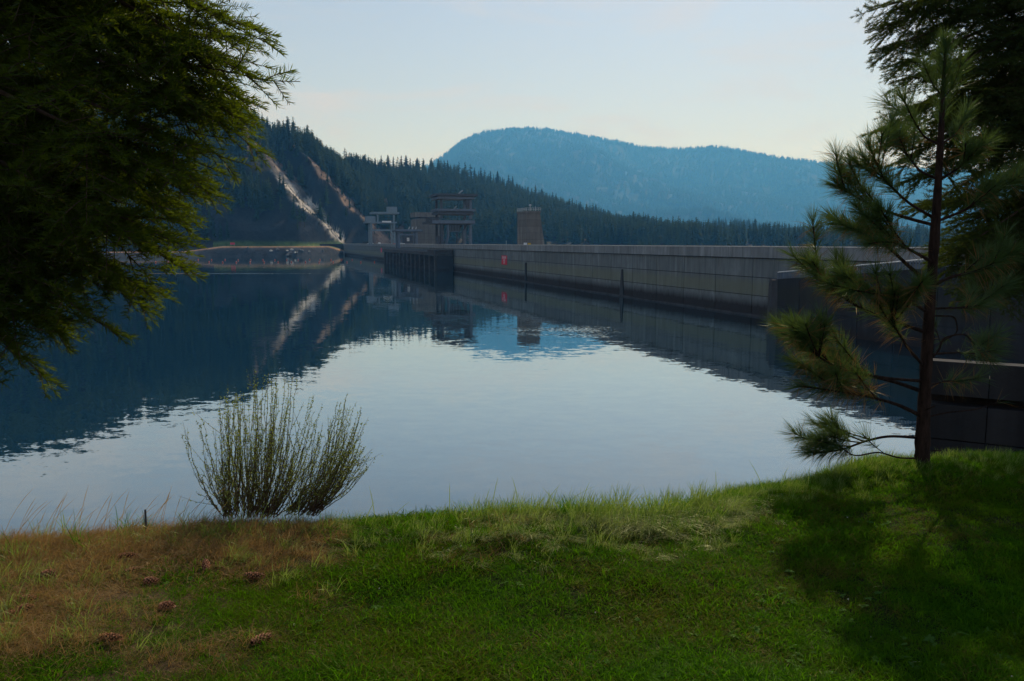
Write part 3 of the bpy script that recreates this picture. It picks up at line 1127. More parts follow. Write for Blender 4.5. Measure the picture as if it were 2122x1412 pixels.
q = [D(183.6, 0.05, 6.1), D(184.3, 0.05, 6.1), D(184.9, 0.05, 0.3), D(183.0, 0.05, 0.3), D(183.6, 0.22, 6.1), D(184.3, 0.22, 6.1), D(184.9, 0.28, 0.3), D(183.0, 0.28, 0.3)]
m.add(q, [(0, 1, 2, 3), (4, 7, 6, 5), (0, 4, 5, 1), (1, 5, 6, 2), (2, 6, 7, 3), (3, 7, 4, 0)])
m.build('seal_strip', M_intake_dark, dam)

# far lamps/rail on the crest: thin post by the sign
RZ = math.atan2(NY, NX) + math.pi / 2          # turns a sign's front (-Y) to face the lake
sg = D(275, 0.10, 4.75)
sign('danger_sign', sg, RZ, 6.3, 3.05, M_red, [('DANGER', 1.15, 2.35), ('KEEP', 0.95, 1.4), ('OUT', 0.95, 0.6)], 'red danger sign with white lettering hung on the dam face')
sign('danger_sign', D(566, 0.10, 5.6), RZ, 6.0, 3.0, M_red, [], 'small red sign on the far dam wall left of the intake bays')

# ------------------------------------------------------------------ intake block standing in front of the dam
ib = empty('intake_structure', D(420, 4, 0), 'dark intake block with rows of vertical piers standing in the lake against the dam', 'intake')
S0, S1, W = 348.5, 500.0, 8.0
m = MB()
m.box(S0 + 1.2, S1, 0.4, W - 2.6, -3, 6.6, D)
m.build('recess_wall', M_intake_dark, ib)
m = MB()
m.box(S0, S0 + 1.2, 0.42, W - 0.4, -3, 6.6, D)
m.build('end_wall', M_intake_dark, ib)
m = MB()
m.box(S0 - 0.3, S1, 0.45, W + 0.5, 6.62, 8.15, D)
m.build('deck_beam', M_intake, ib)
m = MB()
m.box(S0 - 0.3, S1, W - 0.1, W + 0.1, 8.2, 9.2, D)
m.build('rail', M_steel_dark, ib)
m = MB()
m.box(S0 - 0.5, S0 + 14, 0.45, W + 0.7, 8.2, 9.15, D)
m.build('end_cap', M_intake, ib)
npier = 14
for i in range(npier):
    s_ = S0 + 1.4 + (S1 - S0 - 4) * i / (npier - 1)
    m = MB()
    m.box(s_, s_ + 2.6, W - 2.55, W, -3, 6.6, D)
    m.build('pier', M_intake, ib)
    if i < npier - 1:
        m = MB()
        m.box(s_ + 5.6, s_ + 6.2, W - 2.55, W - 1.6, -3, 6.6, D)
        m.build('gate_rail', M_intake_dark, ib)

# ------------------------------------------------------------------ machines and towers on the crest
def part(th, nm, mat, *boxes):
    m = MB()
    for b in boxes:
        m.box(*b, D)
    return m.build(nm, mat, th)


def dpx(px, w):
    """s of a point w metres out from the dam face that is seen at this column"""
    lo, hi = 60.0, 1500.0
    f = lambda s: 1061 + FPX / CP * D(s, w, 0)[0] / D(s, w, 0)[1]
    for _ in range(60):
        mid = (lo + hi) / 2
        if f(mid) > px:
            lo = mid
        else:
            hi = mid
    return lo


# tall three-deck gantry crane
g = empty('gantry_crane', D(380, -8, 10.5), 'tall dark three-decked gantry crane straddling the dam crest', 'crane')
gs0, gs1 = 374, 386
for (w0, w1) in ((-0.9, 0.1), (-14.6, -13.4)):
    for ss in (gs0, gs1 - 1.2):
        part(g, 'leg', M_steel_mid if w0 < -5 else M_steel_dark, (ss, ss + 1.2, w0, w1, 10.5, 20.6))
        part(g, 'post', M_steel_mid if w0 < -5 else M_steel_dark, (ss, ss + 1.0, w0, w1, 23.0, 32.0))
for ss in (gs0 + 0.1, gs1 - 1.0):
    m = MB()
    m.tube([D(ss, -2.2, 10.6), D(ss, -3.4, 15.5), D(ss, -3.2, 20.6)], 0.62, 4)
    m.build('inner_leg', M_steel_mid, g)
    m = MB()
    m.tube([D(ss, -12.5, 20.6), D(ss, -10.2, 17.5), D(ss, -10.2, 10.6)], 0.35, 4)
    m.build('brace', M_steel_dark, g)
dk = part(g, 'lower_deck', M_steel_dark, (gs0 - 1.2, gs1 + 1.2, -15.6, 6.0, 20.6, 21.8))
part(g, 'deck_fascia', M_steel_mid, (gs0 - 1.5, gs0 - 1.25, -15.7, 4.2, 20.9, 22.3))
part(g, 'machinery_cabin', M_steel_dark, (gs0 + 1, gs1 - 2, 0.5, 5.0, 21.85, 23.4))
part(g, 'middle_deck', M_steel_dark, (gs0 - 1.0, gs1 + 1, -15.4, 1.6, 25.0, 25.9))
part(g, 'middle_roof', M_steel_mid, (gs0 - 1.6, gs1 + 1.6, -16.0, 1.9, 26.5, 27.5))
part(g, 'middle_web', M_steel_dark, (gs0 - 0.6, gs1 + 0.6, -15.0, 1.2, 25.95, 26.45))
part(g, 'top_deck', M_steel_mid, (gs0 - 1.4, gs1 + 1.4, -15.6, 1.6, 32.0, 33.0))
part(g, 'top_roof', M_steel_dark, (gs0 - 2.4, gs1 + 2.4, -16.8, 2.6, 33.3, 34.3))
part(g, 'top_web', M_steel_dark, (gs0 - 0.8, gs1 + 0.8, -15.0, 1.0, 33.02, 33.28))
m = MB()
m.tube([D(378, -9.0, 34.3), D(378, -10.6, 35.7), D(378, -11.4, 36.1)], 0.35, 5)
m.build('floodlight_arm', M_galv, g)
m = MB()
m.tube([D(376, -6.6, 27.5), D(376, -7.8, 28.9)], 0.35, 5)
m.build('floodlight_arm', M_galv, g)
part(g, 'knee_bracket', M_steel_dark, (gs0 + 0.2, gs0 + 1.4, -13.3, -11.6, 29.2, 31.9), (gs0 + 0.2, gs0 + 1.4, -13.3, -12.3, 28.0, 29.2))
hb = part(g, 'hoist_block', M_steel_dark, (gs0 + 2, gs0 + 6, -9.4, -4.4, 17.6, 20.4))
part(hb, 'hoist_hook_beam', M_steel_mid, (gs0 + 1.6, gs0 + 6.4, -9.8, -4.0, 17.2, 17.55))
for w_ in (-9, -7.6, -6.2, -5):
    part(hb, 'cable_guide', M_steel_mid, (gs0 + 1.75, gs0 + 1.95, w_, w_ + 0.3, 17.7, 20.2))
m = MB()
for z in (23.1,):
    for w_ in np.arange(-15.4, 4.2, 1.4):
        m.box(gs0 - 1.45, gs0 - 1.39, w_, w_ + 0.06, 22.3, z, D)
    m.box(gs0 - 1.45, gs0 - 1.39, -15.5, 4.2, z, z + 0.07, D)
m.build('guard_rail', M_steel_mid, g)
part(g, 'end_truck', M_steel_dark, (gs0 - 1, gs1 + 1, -1.1, 0.25, 10.6, 11.9))
part(g, 'operator_box', M_steel_dark, (gs0 - 0.6, gs0 + 0.9, 0.5, 2.0, 11.5, 15.2))

# concrete elevator tower behind it
et = empty('elevator_tower', D(516, -22, 10.5), 'broad grey concrete tower with flat overhanging top behind the gantry crane', 'tower')
es = 512
part(et, 'shaft', M_conc_tower, (es, es + 14, -29.5, -14.6, 5, 27.4))
part(et, 'slot_band', M_intake_dark, (es + 0.3, es + 13.7, -29.2, -16.5, 27.42, 28.3))
part(et, 'cap', M_conc_tower, (es - 0.8, es + 14.8, -30.5, -13.5, 28.32, 30.6))
part(et, 'cap_edge', M_conc_tower, (es - 1.0, es + 15, -30.7, -13.3, 30.62, 31.2))
part(et, 'lit_fin', M_conc_tower, (es - 0.2, es + 13, -14.5, -13.4, 5, 26.8))
for z in (14.0, 18.0, 22.0):
    part(et, 'form_line', M_intake, (es - 0.06, es + 0.02, -29.5, -14.6, z, z + 0.12))

# small service crane over the intake
sc_ = empty('service_crane', D(470, 2, 9), 'small dark blue-grey service crane over the intake piers left of the tall gantry', 'crane')
cs = 462
for w_ in (-6.0, 4.2):
    for ss in (cs, cs + 7):
        part(sc_, 'leg', M_steel_mid, (ss, ss + 0.9, w_, w_ + 1.3, 9, 18.2))
part(sc_, 'roof', M_steel_dark, (cs - 1, cs + 9, -8.6, 7.2, 18.25, 19.3))
part(sc_, 'roof_edge', M_steel_mid, (cs - 1.3, cs - 1.05, -8.4, 7.0, 18.6, 19.7))
part(sc_, 'hoist_box', M_steel_dark, (cs + 1, cs + 5, -3.2, 2.2, 12.0, 16.0))
part(sc_, 'winch_drum', M_coping, (cs + 0.7, cs + 0.98, -1.2, 0.2, 13.0, 15.0))
part(sc_, 'cross_beam', M_steel_mid, (cs, cs + 7.9, -4.6, 4.1, 16.4, 17.3))
for w_ in (-1, -3, -5):
    m = MB()
    m.tube([D(cs + 2, w_, 19.3), D(cs + 2, w_ - 0.6, 21.2)], 0.28, 5)
    m.build('roof_vent', M_galv, sc_)

# pale frame crane further along
pc = empty('frame_crane', D(600, -6, 10.5), 'pale blue-grey frame crane with two boxy cabins at the far part of the crest', 'crane')
ps = 592
for w_ in (-14.0, 2.6):
    for ss in (ps, ps + 12):
        part(pc, 'leg', M_steel_blue, (ss, ss + 1.2, w_, w_ + 1.3, 10.5, 26.3))
for w_ in (-13.8, -2.0):
    part(pc, 'upper_post', M_steel_blue, (ps + 0.2, ps + 1.2, w_, w_ + 1.1, 27.4, 33.0))
part(pc, 'lower_girder', M_steel_blue, (ps - 0.5, ps + 13.5, -15.2, 7.2, 26.35, 27.35))
part(pc, 'upper_girder', M_steel_blue, (ps - 0.8, ps + 13.8, -17.0, 2.6, 33.05, 34.3))
part(pc, 'top_cabin', M_steel_blue, (ps + 1, ps + 8, -15.8, -9.0, 34.35, 38.2))
part(pc, 'side_cabin', M_steel_blue, (ps + 1, ps + 8, 0.0, 6.9, 27.4, 31.2))
part(pc, 'tie_beam', M_steel_blue, (ps + 0.1, ps + 1.1, -12.6, 2.5, 20.6, 21.8))
part(pc, 'platform_banner', M_white, (ps - 0.75, ps - 0.55, -11.0, -4.4, 26.8, 27.9))
for zz in (17.5, 14.0):
    m = MB()
    m.tube([D(ps + 0.3, -12.8, zz), D(ps + 0.3, -10.4, zz + 3.0)], 0.3, 4)
    m.build('stair_brace', M_steel_blue, pc)

# tapered concrete tower
tt = empty('stair_tower', D(272, -8, 10.5), 'tapered tan concrete tower with railed top standing alone on the dam crest', 'tower')
ta = dpx(1091, -7.0)
t0_, t1_ = ta, ta + 10.0


def taper(z0, z1, inset=0.0):
    def ww(z):
        u = (z - 10.5) / 12.6
        return -13.6 + 2.05 * u
    m = MB()
    q = []
    for z in (z0, z1):
        q += [D(t0_ - inset, -7.0 + inset, z), D(t1_, -7.0 + inset, z), D(t1_, ww(z) - inset, z), D(t0_ - inset, ww(z) - inset, z)]
    m.add(q, [(0, 1, 2, 3)[::-1], (4, 5, 6, 7), (0, 1, 5, 4), (1, 2, 6, 5), (2, 3, 7, 6), (3, 0, 4, 7)])
    return m


zz = [10.5, 13.2, 15.4, 17.6, 19.8, 22.0]
for a, b in zip(zz[:-1], zz[1:]):
    taper(a + 0.035, b - 0.035).build('concrete_lift', M_conc_tower, tt)
    taper(b - 0.034, b + 0.034, -0.06).build('joint', M_intake, tt)
taper(22.05, 22.7, 0.22).build('cap_slab', M_conc_tower, tt)
m = MB()
for w_ in np.arange(-12.0, -6.6, 0.85):
    m.tube([D(t0_ - 0.1, w_, 22.7), D(t0_ - 0.1, w_, 23.7)], 0.05, 4)
for ss in np.arange(t0_, t1_, 1.2):
    m.tube([D(ss, -6.85, 22.7), D(ss, -6.85, 23.7)], 0.05, 4)
for z in (23.2, 23.7):
    m.tube([D(t1_, -6.85, z), D(t0_ - 0.1, -6.85, z), D(t0_ - 0.1, -12.0, z)], 0.05, 4)
m.build('railing', M_galv, tt)
m = MB()
m.tube([D(t0_ + 1, -8.6, 22.7), D(t0_ + 1, -8.6, 24.6)], 0.12, 6)
m.tube([D(t0_ + 1, -8.6, 24.5), D(t0_ + 1, -8.6, 24.9)], [0.45, 0.3], 8)
m.build('beacon', M_galv, tt)
m = MB()
m.tube([D(t0_ + 3, -11.2, 22.7), D(t0_ + 3, -11.2, 24.4)], 0.07, 5)
m.build('mast', M_galv, tt)
sign('notice_sign', D(t0_ - 0.9, -6.3, 10.6), RZ - math.pi / 2 + 0.25, 1.3, 1.5, M_white, [], 'white notice board at the foot of the tapered tower')
sign('caution_sign', D(t0_ - 0.3, -7.9, 10.6), RZ - math.pi / 2, 1.0, 1.4, M_yellow, [], 'yellow caution board at the foot of the tapered tower')


# vehicles parked on the crest
def vehicle(name, loc, rz, mat, label, cat, pickup=False, L=5.0):
    e = empty(name, loc, label, cat)
    e.rotation_euler = (0, 0, rz)

    def kid(nm, m, mt):
        o = bpy.data.objects.new(nm, m.mesh(nm, mt))
        C.objects.link(o)
        o.parent = e
        return o

    def prof(pts, w):
        m = MB()
        n = len(pts)
        v = [(x, -w, z) for x, z in pts] + [(x, w, z) for x, z in pts]
        m.add(v, [tuple(range(n)), tuple(range(2 * n - 1, n - 1, -1))] + [(i, i + n, (i + 1) % n + n, (i + 1) % n) for i in range(n)])
        return m
    h = L / 2
    kid('body', prof([(-h, 0.45), (h, 0.45), (h, 0.85), (h - 0.2, 1.0), (h - 1.3, 1.1), (-h, 1.1)], 0.95), mat)
    if pickup:
        kid('cab', prof([(-0.6, 1.12), (1.25, 1.12), (0.7, 1.85), (-0.5, 1.85)], 0.85), mat)
        kid('side_glass', prof([(-0.45, 1.2), (1.0, 1.2), (0.62, 1.75), (-0.4, 1.75)], 0.86), M_glass)
    else:
        kid('cab', prof([(-h + 0.1, 1.12), (1.25, 1.12), (0.6, 1.75), (-h + 0.5, 1.75)], 0.85), mat)
        kid('side_glass', prof([(-h + 0.4, 1.2), (1.0, 1.2), (0.5, 1.66), (-h + 0.65, 1.66)], 0.86), M_glass)
    for x in (-h + 0.95, h - 0.95):
        for y in (-0.85, 0.85):
            m = MB()
            m.tube([(x, y - 0.12, 0.36), (x, y + 0.12, 0.36)], 0.36, 12)
            kid('wheel', m, M_tyre)


vehicle('pickup_truck', D(dpx(786, -3), -3, 10.6), math.atan2(UY, UX), M_carwhite, 'white pickup parked on the dam crest left of the pale frame crane', 'truck', True, 5.6)
vehicle('utility_truck', D(dpx(824.5, -3), -3, 10.6), math.atan2(NY, NX), M_carred, 'red truck parked on the crest under the pale frame crane', 'truck', True, 6.2)
vehicle('parked_car', D(dpx(830, -4.5), -4.5, 10.6), math.atan2(NY, NX), M_carwhite, 'white car next to the red truck on the dam crest', 'car')
vehicle('parked_car', D(dpx(767, -3.5), -3.5, 10.6), math.atan2(NY, NX) + 0.3, M_carwhite, 'pale car at the far end of the crest beside the dark conifer', 'car')
m = MB()
m.box(700, 712, -9, -4, 10.56, 13.6, D)
hut = m.build('gate_hut', M_conc_dark)
tag(hut, 'small dark hut on the crest at the far end of the dam', 'hut')
m = MB()
m.tube([D(dpx(1049, -0.2), -0.2, 11.4), D(dpx(1049, -0.2), -0.2, 12.6)], 0.06, 6)
m.tube([D(dpx(1049, -0.2), -0.2, 12.6), D(dpx(1049, -0.2), -0.2, 12.75)], 0.14, 6)
tag(m.build('marker_post', M_galv), 'thin grey post on the parapet above the danger sign', 'post')

# ------------------------------------------------------------------ buoys
bm_ = MB()
bm_.tube([(0, 0, -0.35), (0, 0, -0.1), (0, 0, 0.35), (0, 0, 0.7), (0, 0, 0.85)], [0.25, 0.42, 0.42, 0.3, 0.1], 12)
buoy_me = bm_.mesh('float', M_orange, True)
bm_ = MB()
bm_.tube([(0, 0, 0.8), (0, 0, 1.05)], [0.09, 0.07], 8)
buoy_top = bm_.mesh('lifting_eye', M_galv)
row_far = [x / 7.073 + 420 for x in (-260, -65, 130, 327, 520, 703, 885, 1057, 1232, 1400, 1567, 1720, 1882, 2035)] + [729.7]
row_near = [x / 7.073 + 420 for x in (-690, -500, -300, -105, 95, 293, 495, 695, 903, 1103, 1303, 1507, 1708, 1912, 2115)] + [747.6, 776]
for px, py, lab, gr in [(x, 539.5, 'orange float, ' + ORD[i_] + ' from the dam wall in the farther buoy line', 'farther line of buoys') for i_, x in enumerate(sorted(row_far)[::-1])] + [(x, 544.3, 'orange float, ' + ORD[i_] + ' from the dam wall in the nearer buoy line', 'nearer line of buoys') for i_, x in enumerate(sorted(row_near)[::-1])]:
    q = on_plane(px, py + random.uniform(-0.4, 0.4), 0)
    e = empty('buoy', (q[0], q[1], 0), lab, 'buoy', gr)
    for nm, me in (('float', buoy_me), ('lifting_eye', buoy_top)):
        o = bpy.data.objects.new(nm, me)
        C.objects.link(o)
        o.parent = e
        o.rotation_euler = (random.uniform(-0.15, 0.15), random.uniform(-0.15, 0.15), 0)

# ------------------------------------------------------------------ wing wall on the right with its fence
ww = empty('wing_wall', (45, 98, 0), 'dark concrete wing wall with a slatted fence rising in front of the dam on the right', 'wall')
PW = [(39.4, 121.5, 6.6), (43.6, 102.0, 8.2), (48.0, 91.5, 9.3), (56.5, 74.5, 10.6)]
for i, ((x0, y0, z0), (x1, y1, z1)) in enumerate(zip(PW[:-1], PW[1:])):
    L = math.hypot(x1 - x0, y1 - y0)
    dx, dy = (x1 - x0) / L, (y1 - y0) / L
    ox, oy = -dy, dx                    # away from the lake
    if ox < 0:
        ox, oy = -ox, -oy
    nb = max(1, round(L / 6.5))
    for j in range(nb):
        a, b = j / nb, (j + 1) / nb
        for lo, hi in ((-3.0, 2.6), (2.66, None)):
            m = MB()
            q = []
            for th in (0.0, 1.2):
                for u in (a + 0.004, b - 0.004):
                    px_, py_ = x0 + dx * L * u + ox * th, y0 + dy * L * u + oy * th
                    zt = (z0 + (z1 - z0) * u) if hi is None else hi
                    q += [(px_, py_, lo), (px_, py_, zt)]
            m.add(q, [(0, 2, 3, 1), (4, 5, 7, 6), (0, 1, 5, 4), (2, 6, 7, 3), (1, 3, 7, 5), (0, 4, 6, 2)])
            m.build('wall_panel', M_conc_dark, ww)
    m = MB()
    m.box(0, 1, 0, 1, 0, 1, lambda u, v, z: (x0 + dx * L * u + ox * (0.2 + 0.8 * v), y0 + dy * L * u + oy * (0.2 + 0.8 * v), -3 + z * (min(z0, z1) + 2.7)))
    m.build('wall_core', M_intake_dark, ww)
    nf = int(L / 0.42)
    for j in range(nf + 1):
        u = j / nf
        px_, py_, zt = x0 + dx * L * u + ox * 0.4, y0 + dy * L * u + oy * 0.4, z0 + (z1 - z0) * u
        m = MB()
        m.box(px_ - 0.07, px_ + 0.07, py_ - 0.07, py_ + 0.07, zt, zt + 0.98)
        m.build('fence_slat', M_steel_mid, ww)
    m = MB()
    m.tube([(x0 + ox * 0.4, y0 + oy * 0.4, z0 + 1.04), (x1 + ox * 0.4, y1 + oy * 0.4, z1 + 1.04)], 0.10, 6)
    m.build('fence_rail', M_galv, ww)
# battered end pier of the wing wall
m = MB()
m.add([(38.3, 121.6, -3), (42.5, 118.0, -3), (44.5, 124.5, -3), (40, 127, -3), (38.95, 121.4, 6.5), (42.3, 118.4, 6.7), (44.3, 124.5, 6.7), (40.2, 127, 6.5)],
      [(0, 3, 2, 1), (4, 5, 6, 7), (0, 1, 5, 4), (1, 2, 6, 5), (2, 3, 7, 6), (3, 0, 4, 7)])
m.build('end_pier', M_intake, ww)
# fill between wing wall and dam
m = MB()
m.add([(40.5, 121, 5.5), (44.5, 102, 7.5), (48.8, 92, 8.6), (57.5, 75, 10), D(78, -0.3, 10), D(100, -0.3, 8), D(118, -0.3, 6)], [(0, 1, 2, 5, 6), (2, 3, 4, 5)])
m.build('backfill', M_rock, ww)

# near concrete block at the right edge of the lawn
nb_ = empty('retaining_block', (12, 20, 6), 'dark concrete retaining block behind the young pine at the right edge', 'wall')
B0, B1 = np.array((10.55, 20.3)), np.array((17.5, 16.2))
dv = (B1 - B0) / np.linalg.norm(B1 - B0)
ov = np.array((-dv[1], dv[0]))
LB = np.linalg.norm(B1 - B0)
for j in range(6):
    for z0, z1 in ((2.0, 7.05), (7.08, 7.95), (8.2, 9.05)):
        m = MB()
        a, b = LB * j / 6 + 0.01, LB * (j + 1) / 6 - 0.01
        q = []
        for th in (0, 0.5):
            for u in (a, b):
                pp = B0 + dv * u + ov * th
                q += [(pp[0], pp[1], z0), (pp[0], pp[1], z1)]
        m.add(q, [(0, 2, 3, 1), (4, 5, 7, 6), (0, 1, 5, 4), (2, 6, 7, 3), (1, 3, 7, 5), (0, 4, 6, 2)])
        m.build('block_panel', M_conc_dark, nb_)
M_earth = plain('dark_earth', (0.03, 0.021, 0.015), 0.95, 0.4, 3.0, 0, 0.0)
m = MB()
c0, c1 = B0 + ov * 0.62, B0 + dv * LB + ov * 0.62
c2, c3 = c1 + ov * 9 + dv * 2, c0 + ov * 5 + dv * 2.5
m.add([(c0[0], c0[1], 8.6), (c1[0], c1[1], 8.6), (c2[0], c2[1], 7.9), (c3[0], c3[1], 7.9), (c0[0], c0[1], 0), (c1[0], c1[1], 0), (c2[0], c2[1], -2), (c3[0], c3[1], -2)],
      [(0, 1, 2, 3), (0, 4, 5, 1), (1, 5, 6, 2), (2, 6, 7, 3), (3, 7, 4, 0)])
m.build('earth_fill', M_earth, nb_)

# ------------------------------------------------------------------ fir boughs
def fir_spray(seed, length=0.30, nside=8, droop=0.12, per_m=520, nl=0.024, nw=0.0021):
    """flat spray of needled twigs along +X"""
    rr = np.random.default_rng(seed)
    V, F = [], []
    tw = MB()

    def twig(p0, d, L, r0):
        n = max(4, int(L / 0.02))
        pts = [np.array(p0, float)]
        d = np.array(d, float)
        for _ in range(n):
            d = d + np.array([0, 0, -droop * 0.25 / n]) + rr.normal(0, 0.05, 3)
            d /= np.linalg.norm(d)
            pts.append(pts[-1] + d * L / n)
        pts = np.array(pts)
        tw.tube(pts[::max(1, n // 4)], np.linspace(r0, r0 * 0.35, len(pts[::max(1, n // 4)])), 3, cap=False)
        k = int(per_m * L)
        for q in range(k):
            u = rr.uniform(0.03, 1.0)
            i = min(int(u * n), n - 1)
            c = pts[i] + (pts[i + 1] - pts[i]) * (u * n - i)
            t_ = pts[i + 1] - pts[i]
            t_ /= np.linalg.norm(t_)
            side = np.cross(t_, (0, 0, 1))
            side /= np.linalg.norm(side) + 1e-6
            upv = np.cross(side, t_)
            a = rr.choice([0, math.pi]) + rr.normal(0.0, 0.75) 
            rad = side * math.cos(a) + upv * (abs(math.sin(a)) * 0.9 if rr.random() < 0.75 else math.sin(a))
            fw = rr.uniform(0.45, 0.95) + (0.9 if u > 0.95 else 0)
            nd = rad + t_ * fw
            nd /= np.linalg.norm(nd)
            L_ = nl * rr.uniform(0.7, 1.15)
            wv = np.cross(nd, rad + rr.normal(0, 0.4, 3))
            wv = wv / (np.linalg.norm(wv) + 1e-6) * nw * 0.5
            b = len(V)
            mid = c + nd * L_ * 0.55 + upv * 0.0008
            V.extend([c - wv, c + wv, mid + wv * 0.9, c + nd * L_, mid - wv * 0.9])
            F.append((b, b + 1, b + 2))
            F.append((b, b + 2, b + 4))
            F.append((b + 4, b + 2, b + 3))
        return pts
    mp = twig((0, 0, 0), (1, 0, 0.05), length, 0.0028)
    n = len(mp)
    for i in range(nside):
        u = (i + 0.6) / (nside + 0.8)
        b = mp[int(u * (n - 1))]
        s = 1 if i % 2 else -1
        L = length * (0.52 * (1 - u) + 0.16) * rr.uniform(0.8, 1.15)
        an = s * rr.uniform(0.65, 0.95)
        twig(b, (math.cos(an), math.sin(an), rr.uniform(-0.15, 0.1)), L, 0.0018)
    tv = np.concatenate(tw.v)
    tf = np.array([(a, b, c) for q in tw.f for (a, b, c) in ((q[0], q[1], q[2]), (q[0], q[2], q[3]))])
    return np.array(V), np.array(F), tv, tf


def spray_proto(seed, mat, **kw):
    v, f, tv, tf = fir_spray(seed, **kw)
    me = tri_mesh('fir_spray', np.concatenate([v, tv]), np.concatenate([f, tf + len(v)]), [mat, M_twig])
    mi = np.zeros(len(f) + len(tf), np.int32)
    mi[len(f):] = 1
    me.polygons.foreach_set('material_index', mi)
    return proto('fir_spray', me)


def smooth_path(ctrl, n):
    ctrl = np.asarray(ctrl, float)
    u = np.linspace(0, len(ctrl) - 1, n)
    out = np.stack([np.interp(u, np.arange(len(ctrl)), ctrl[:, k]) for k in range(3)], -1)
    for _ in range(3):
        out[1:-1] = 0.25 * out[:-2] + 0.5 * out[1:-1] + 0.25 * out[2:]
    return out


def fir_tree(name, label, base, height, rad, tips, protos, start, spacing=0.12, sub_len=0.45, spray_scale=1.0, pull=0.0):
    """trunk, one mesh for each main bough, and the needled sprays as one mass; tips: where each bough ends"""
    e = empty(name, base, label, 'tree')
    m = MB()
    m.tube([(base[0], base[1], base[2] - 0.3), (base[0] + 0.03, base[1], base[2] + height * 0.4), (base[0], base[1], base[2] + height)], [rad, rad * 0.75, rad * 0.15], 12)
    m.build('trunk', M_bark, e, True)
    P, Rr, S, K = [], [], [], []
    for tip in tips:
        tip = np.array(tip, float)
        d = tip - np.array([base[0], base[1], tip[2]])
        tip = tip - d / np.linalg.norm(d) * pull
        d = tip - np.array([base[0], base[1], tip[2]])
        reach = np.linalg.norm(d)
        z0 = tip[2] + reach * random.uniform(0.12, 0.35)
        a = np.array([base[0], base[1], z0])
        mid = a * 0.45 + tip * 0.55 + np.array([0, 0, reach * 0.10])
        path = smooth_path([a, mid, tip], 22)
        m = MB()
        m.tube(path, np.linspace(0.022, 0.003, len(path)) * (0.6 + 0.2 * reach), 5)
        m.build('bough', M_twig, e)
        seg = np.linalg.norm(np.diff(path, axis=0), axis=1)
        L = seg.sum()
        nsub = int(L * (1 - start) / spacing)
        for j in range(nsub + 1):
            u = start + (1 - start) * (j + random.uniform(-0.2, 0.2)) / max(nsub, 1)
            u = min(max(u, 0), 0.999)
            i = int(u * (len(path) - 1))
            c = path[i]
            t_ = path[min(i + 1, len(path) - 1)] - path[max(i - 1, 0)]
            t_ /= np.linalg.norm(t_)
            side = np.cross(t_, (0, 0, 1))
            side /= np.linalg.norm(side)
            for s in (1, -1):
                an = random.uniform(0.55, 1.0) * s
                sl = sub_len * (0.35 + 0.75 * (1 - u)) * random.uniform(0.6, 1.15)
                dv_ = t_ * math.cos(an) + side * math.sin(an) + np.array([0, 0, random.uniform(-0.45, 0.05)])
                dv_ /= np.linalg.norm(dv_)
                ns = max(1, int(sl / 0.16))
                for q in range(ns):
                    pp = c + dv_ * sl * q / ns + np.array([0, 0, -0.15 * (q / ns) ** 2 * sl])
                    d2 = dv_ + np.array([random.gauss(0, 0.25), random.gauss(0, 0.25), random.gauss(-0.12, 0.2)])
                    P.append(pp)
                    Rr.append(tuple(frame_euler(d2, (0, 0, 1), random.gauss(0, 0.5))))
                    S.append(spray_scale * random.uniform(0.75, 1.2))
                    K.append(random.randrange(len(protos)))
        P.append(path[-2])
        Rr.append(tuple(frame_euler(path[-1] - path[-4], (0, 0, 1), 0)))
        S.append(spray_scale * 1.0)
        K.append(0)
    o = scatter('foliage', np.array(P) - np.array(base), Rr, S, K, protos, None)
    o.parent = e
    tag(o, None, None, None, 'stuff')
    return e, len(P)


SPL = [spray_proto(200 + i, M_fir) for i in range(3)]
tips = []
for px, py, Y in [(600, 10, 2.7), (590, 95, 2.7), (582, 150, 2.7), (575, 188, 2.75), (520, 205, 2.8), (470, 262, 2.7), (462, 312, 2.65), (452, 350, 2.8), (415, 390, 2.9), (428, 462, 2.6), (425, 490, 2.75),
                  (360, 545, 2.7), (345, 578, 2.8), (258, 632, 2.6), (272, 688, 2.5), (262, 715, 2.6), (150, 752, 2.5), (60, 730, 2.5), (200, 735, 2.6), (110, 700, 2.4), (500, 60, 2.9), (540, 30, 2.8), (430, 150, 2.6), (390, 300, 2.5), (330, 440, 2.5)]:
    tips.append(at(px, py, Y))
tips = [q if q[2] > EYE - 0.15 else q + np.array([-0.10, 0, 0.16]) for q in tips]
for i in range(46):
    py = random.uniform(-250, 590)
    pxm = np.interp(py, [-250, 0, 190, 260, 350, 480, 580, 690, 760], [500, 460, 420, 350, 310, 270, 220, 170, 80])
    px = random.uniform(-150, pxm)
    tips.append(at(px, py, random.uniform(2.6, 4.4)))
fir, n_l = fir_tree('fir_tree', 'dense dark fir whose drooping boughs fill the upper left corner', (-3.9, 3.6, LAWN_Z - 0.1), 9.0, 0.2, tips, SPL, 0.38, 0.13, 0.32, 1.25, 0.28)

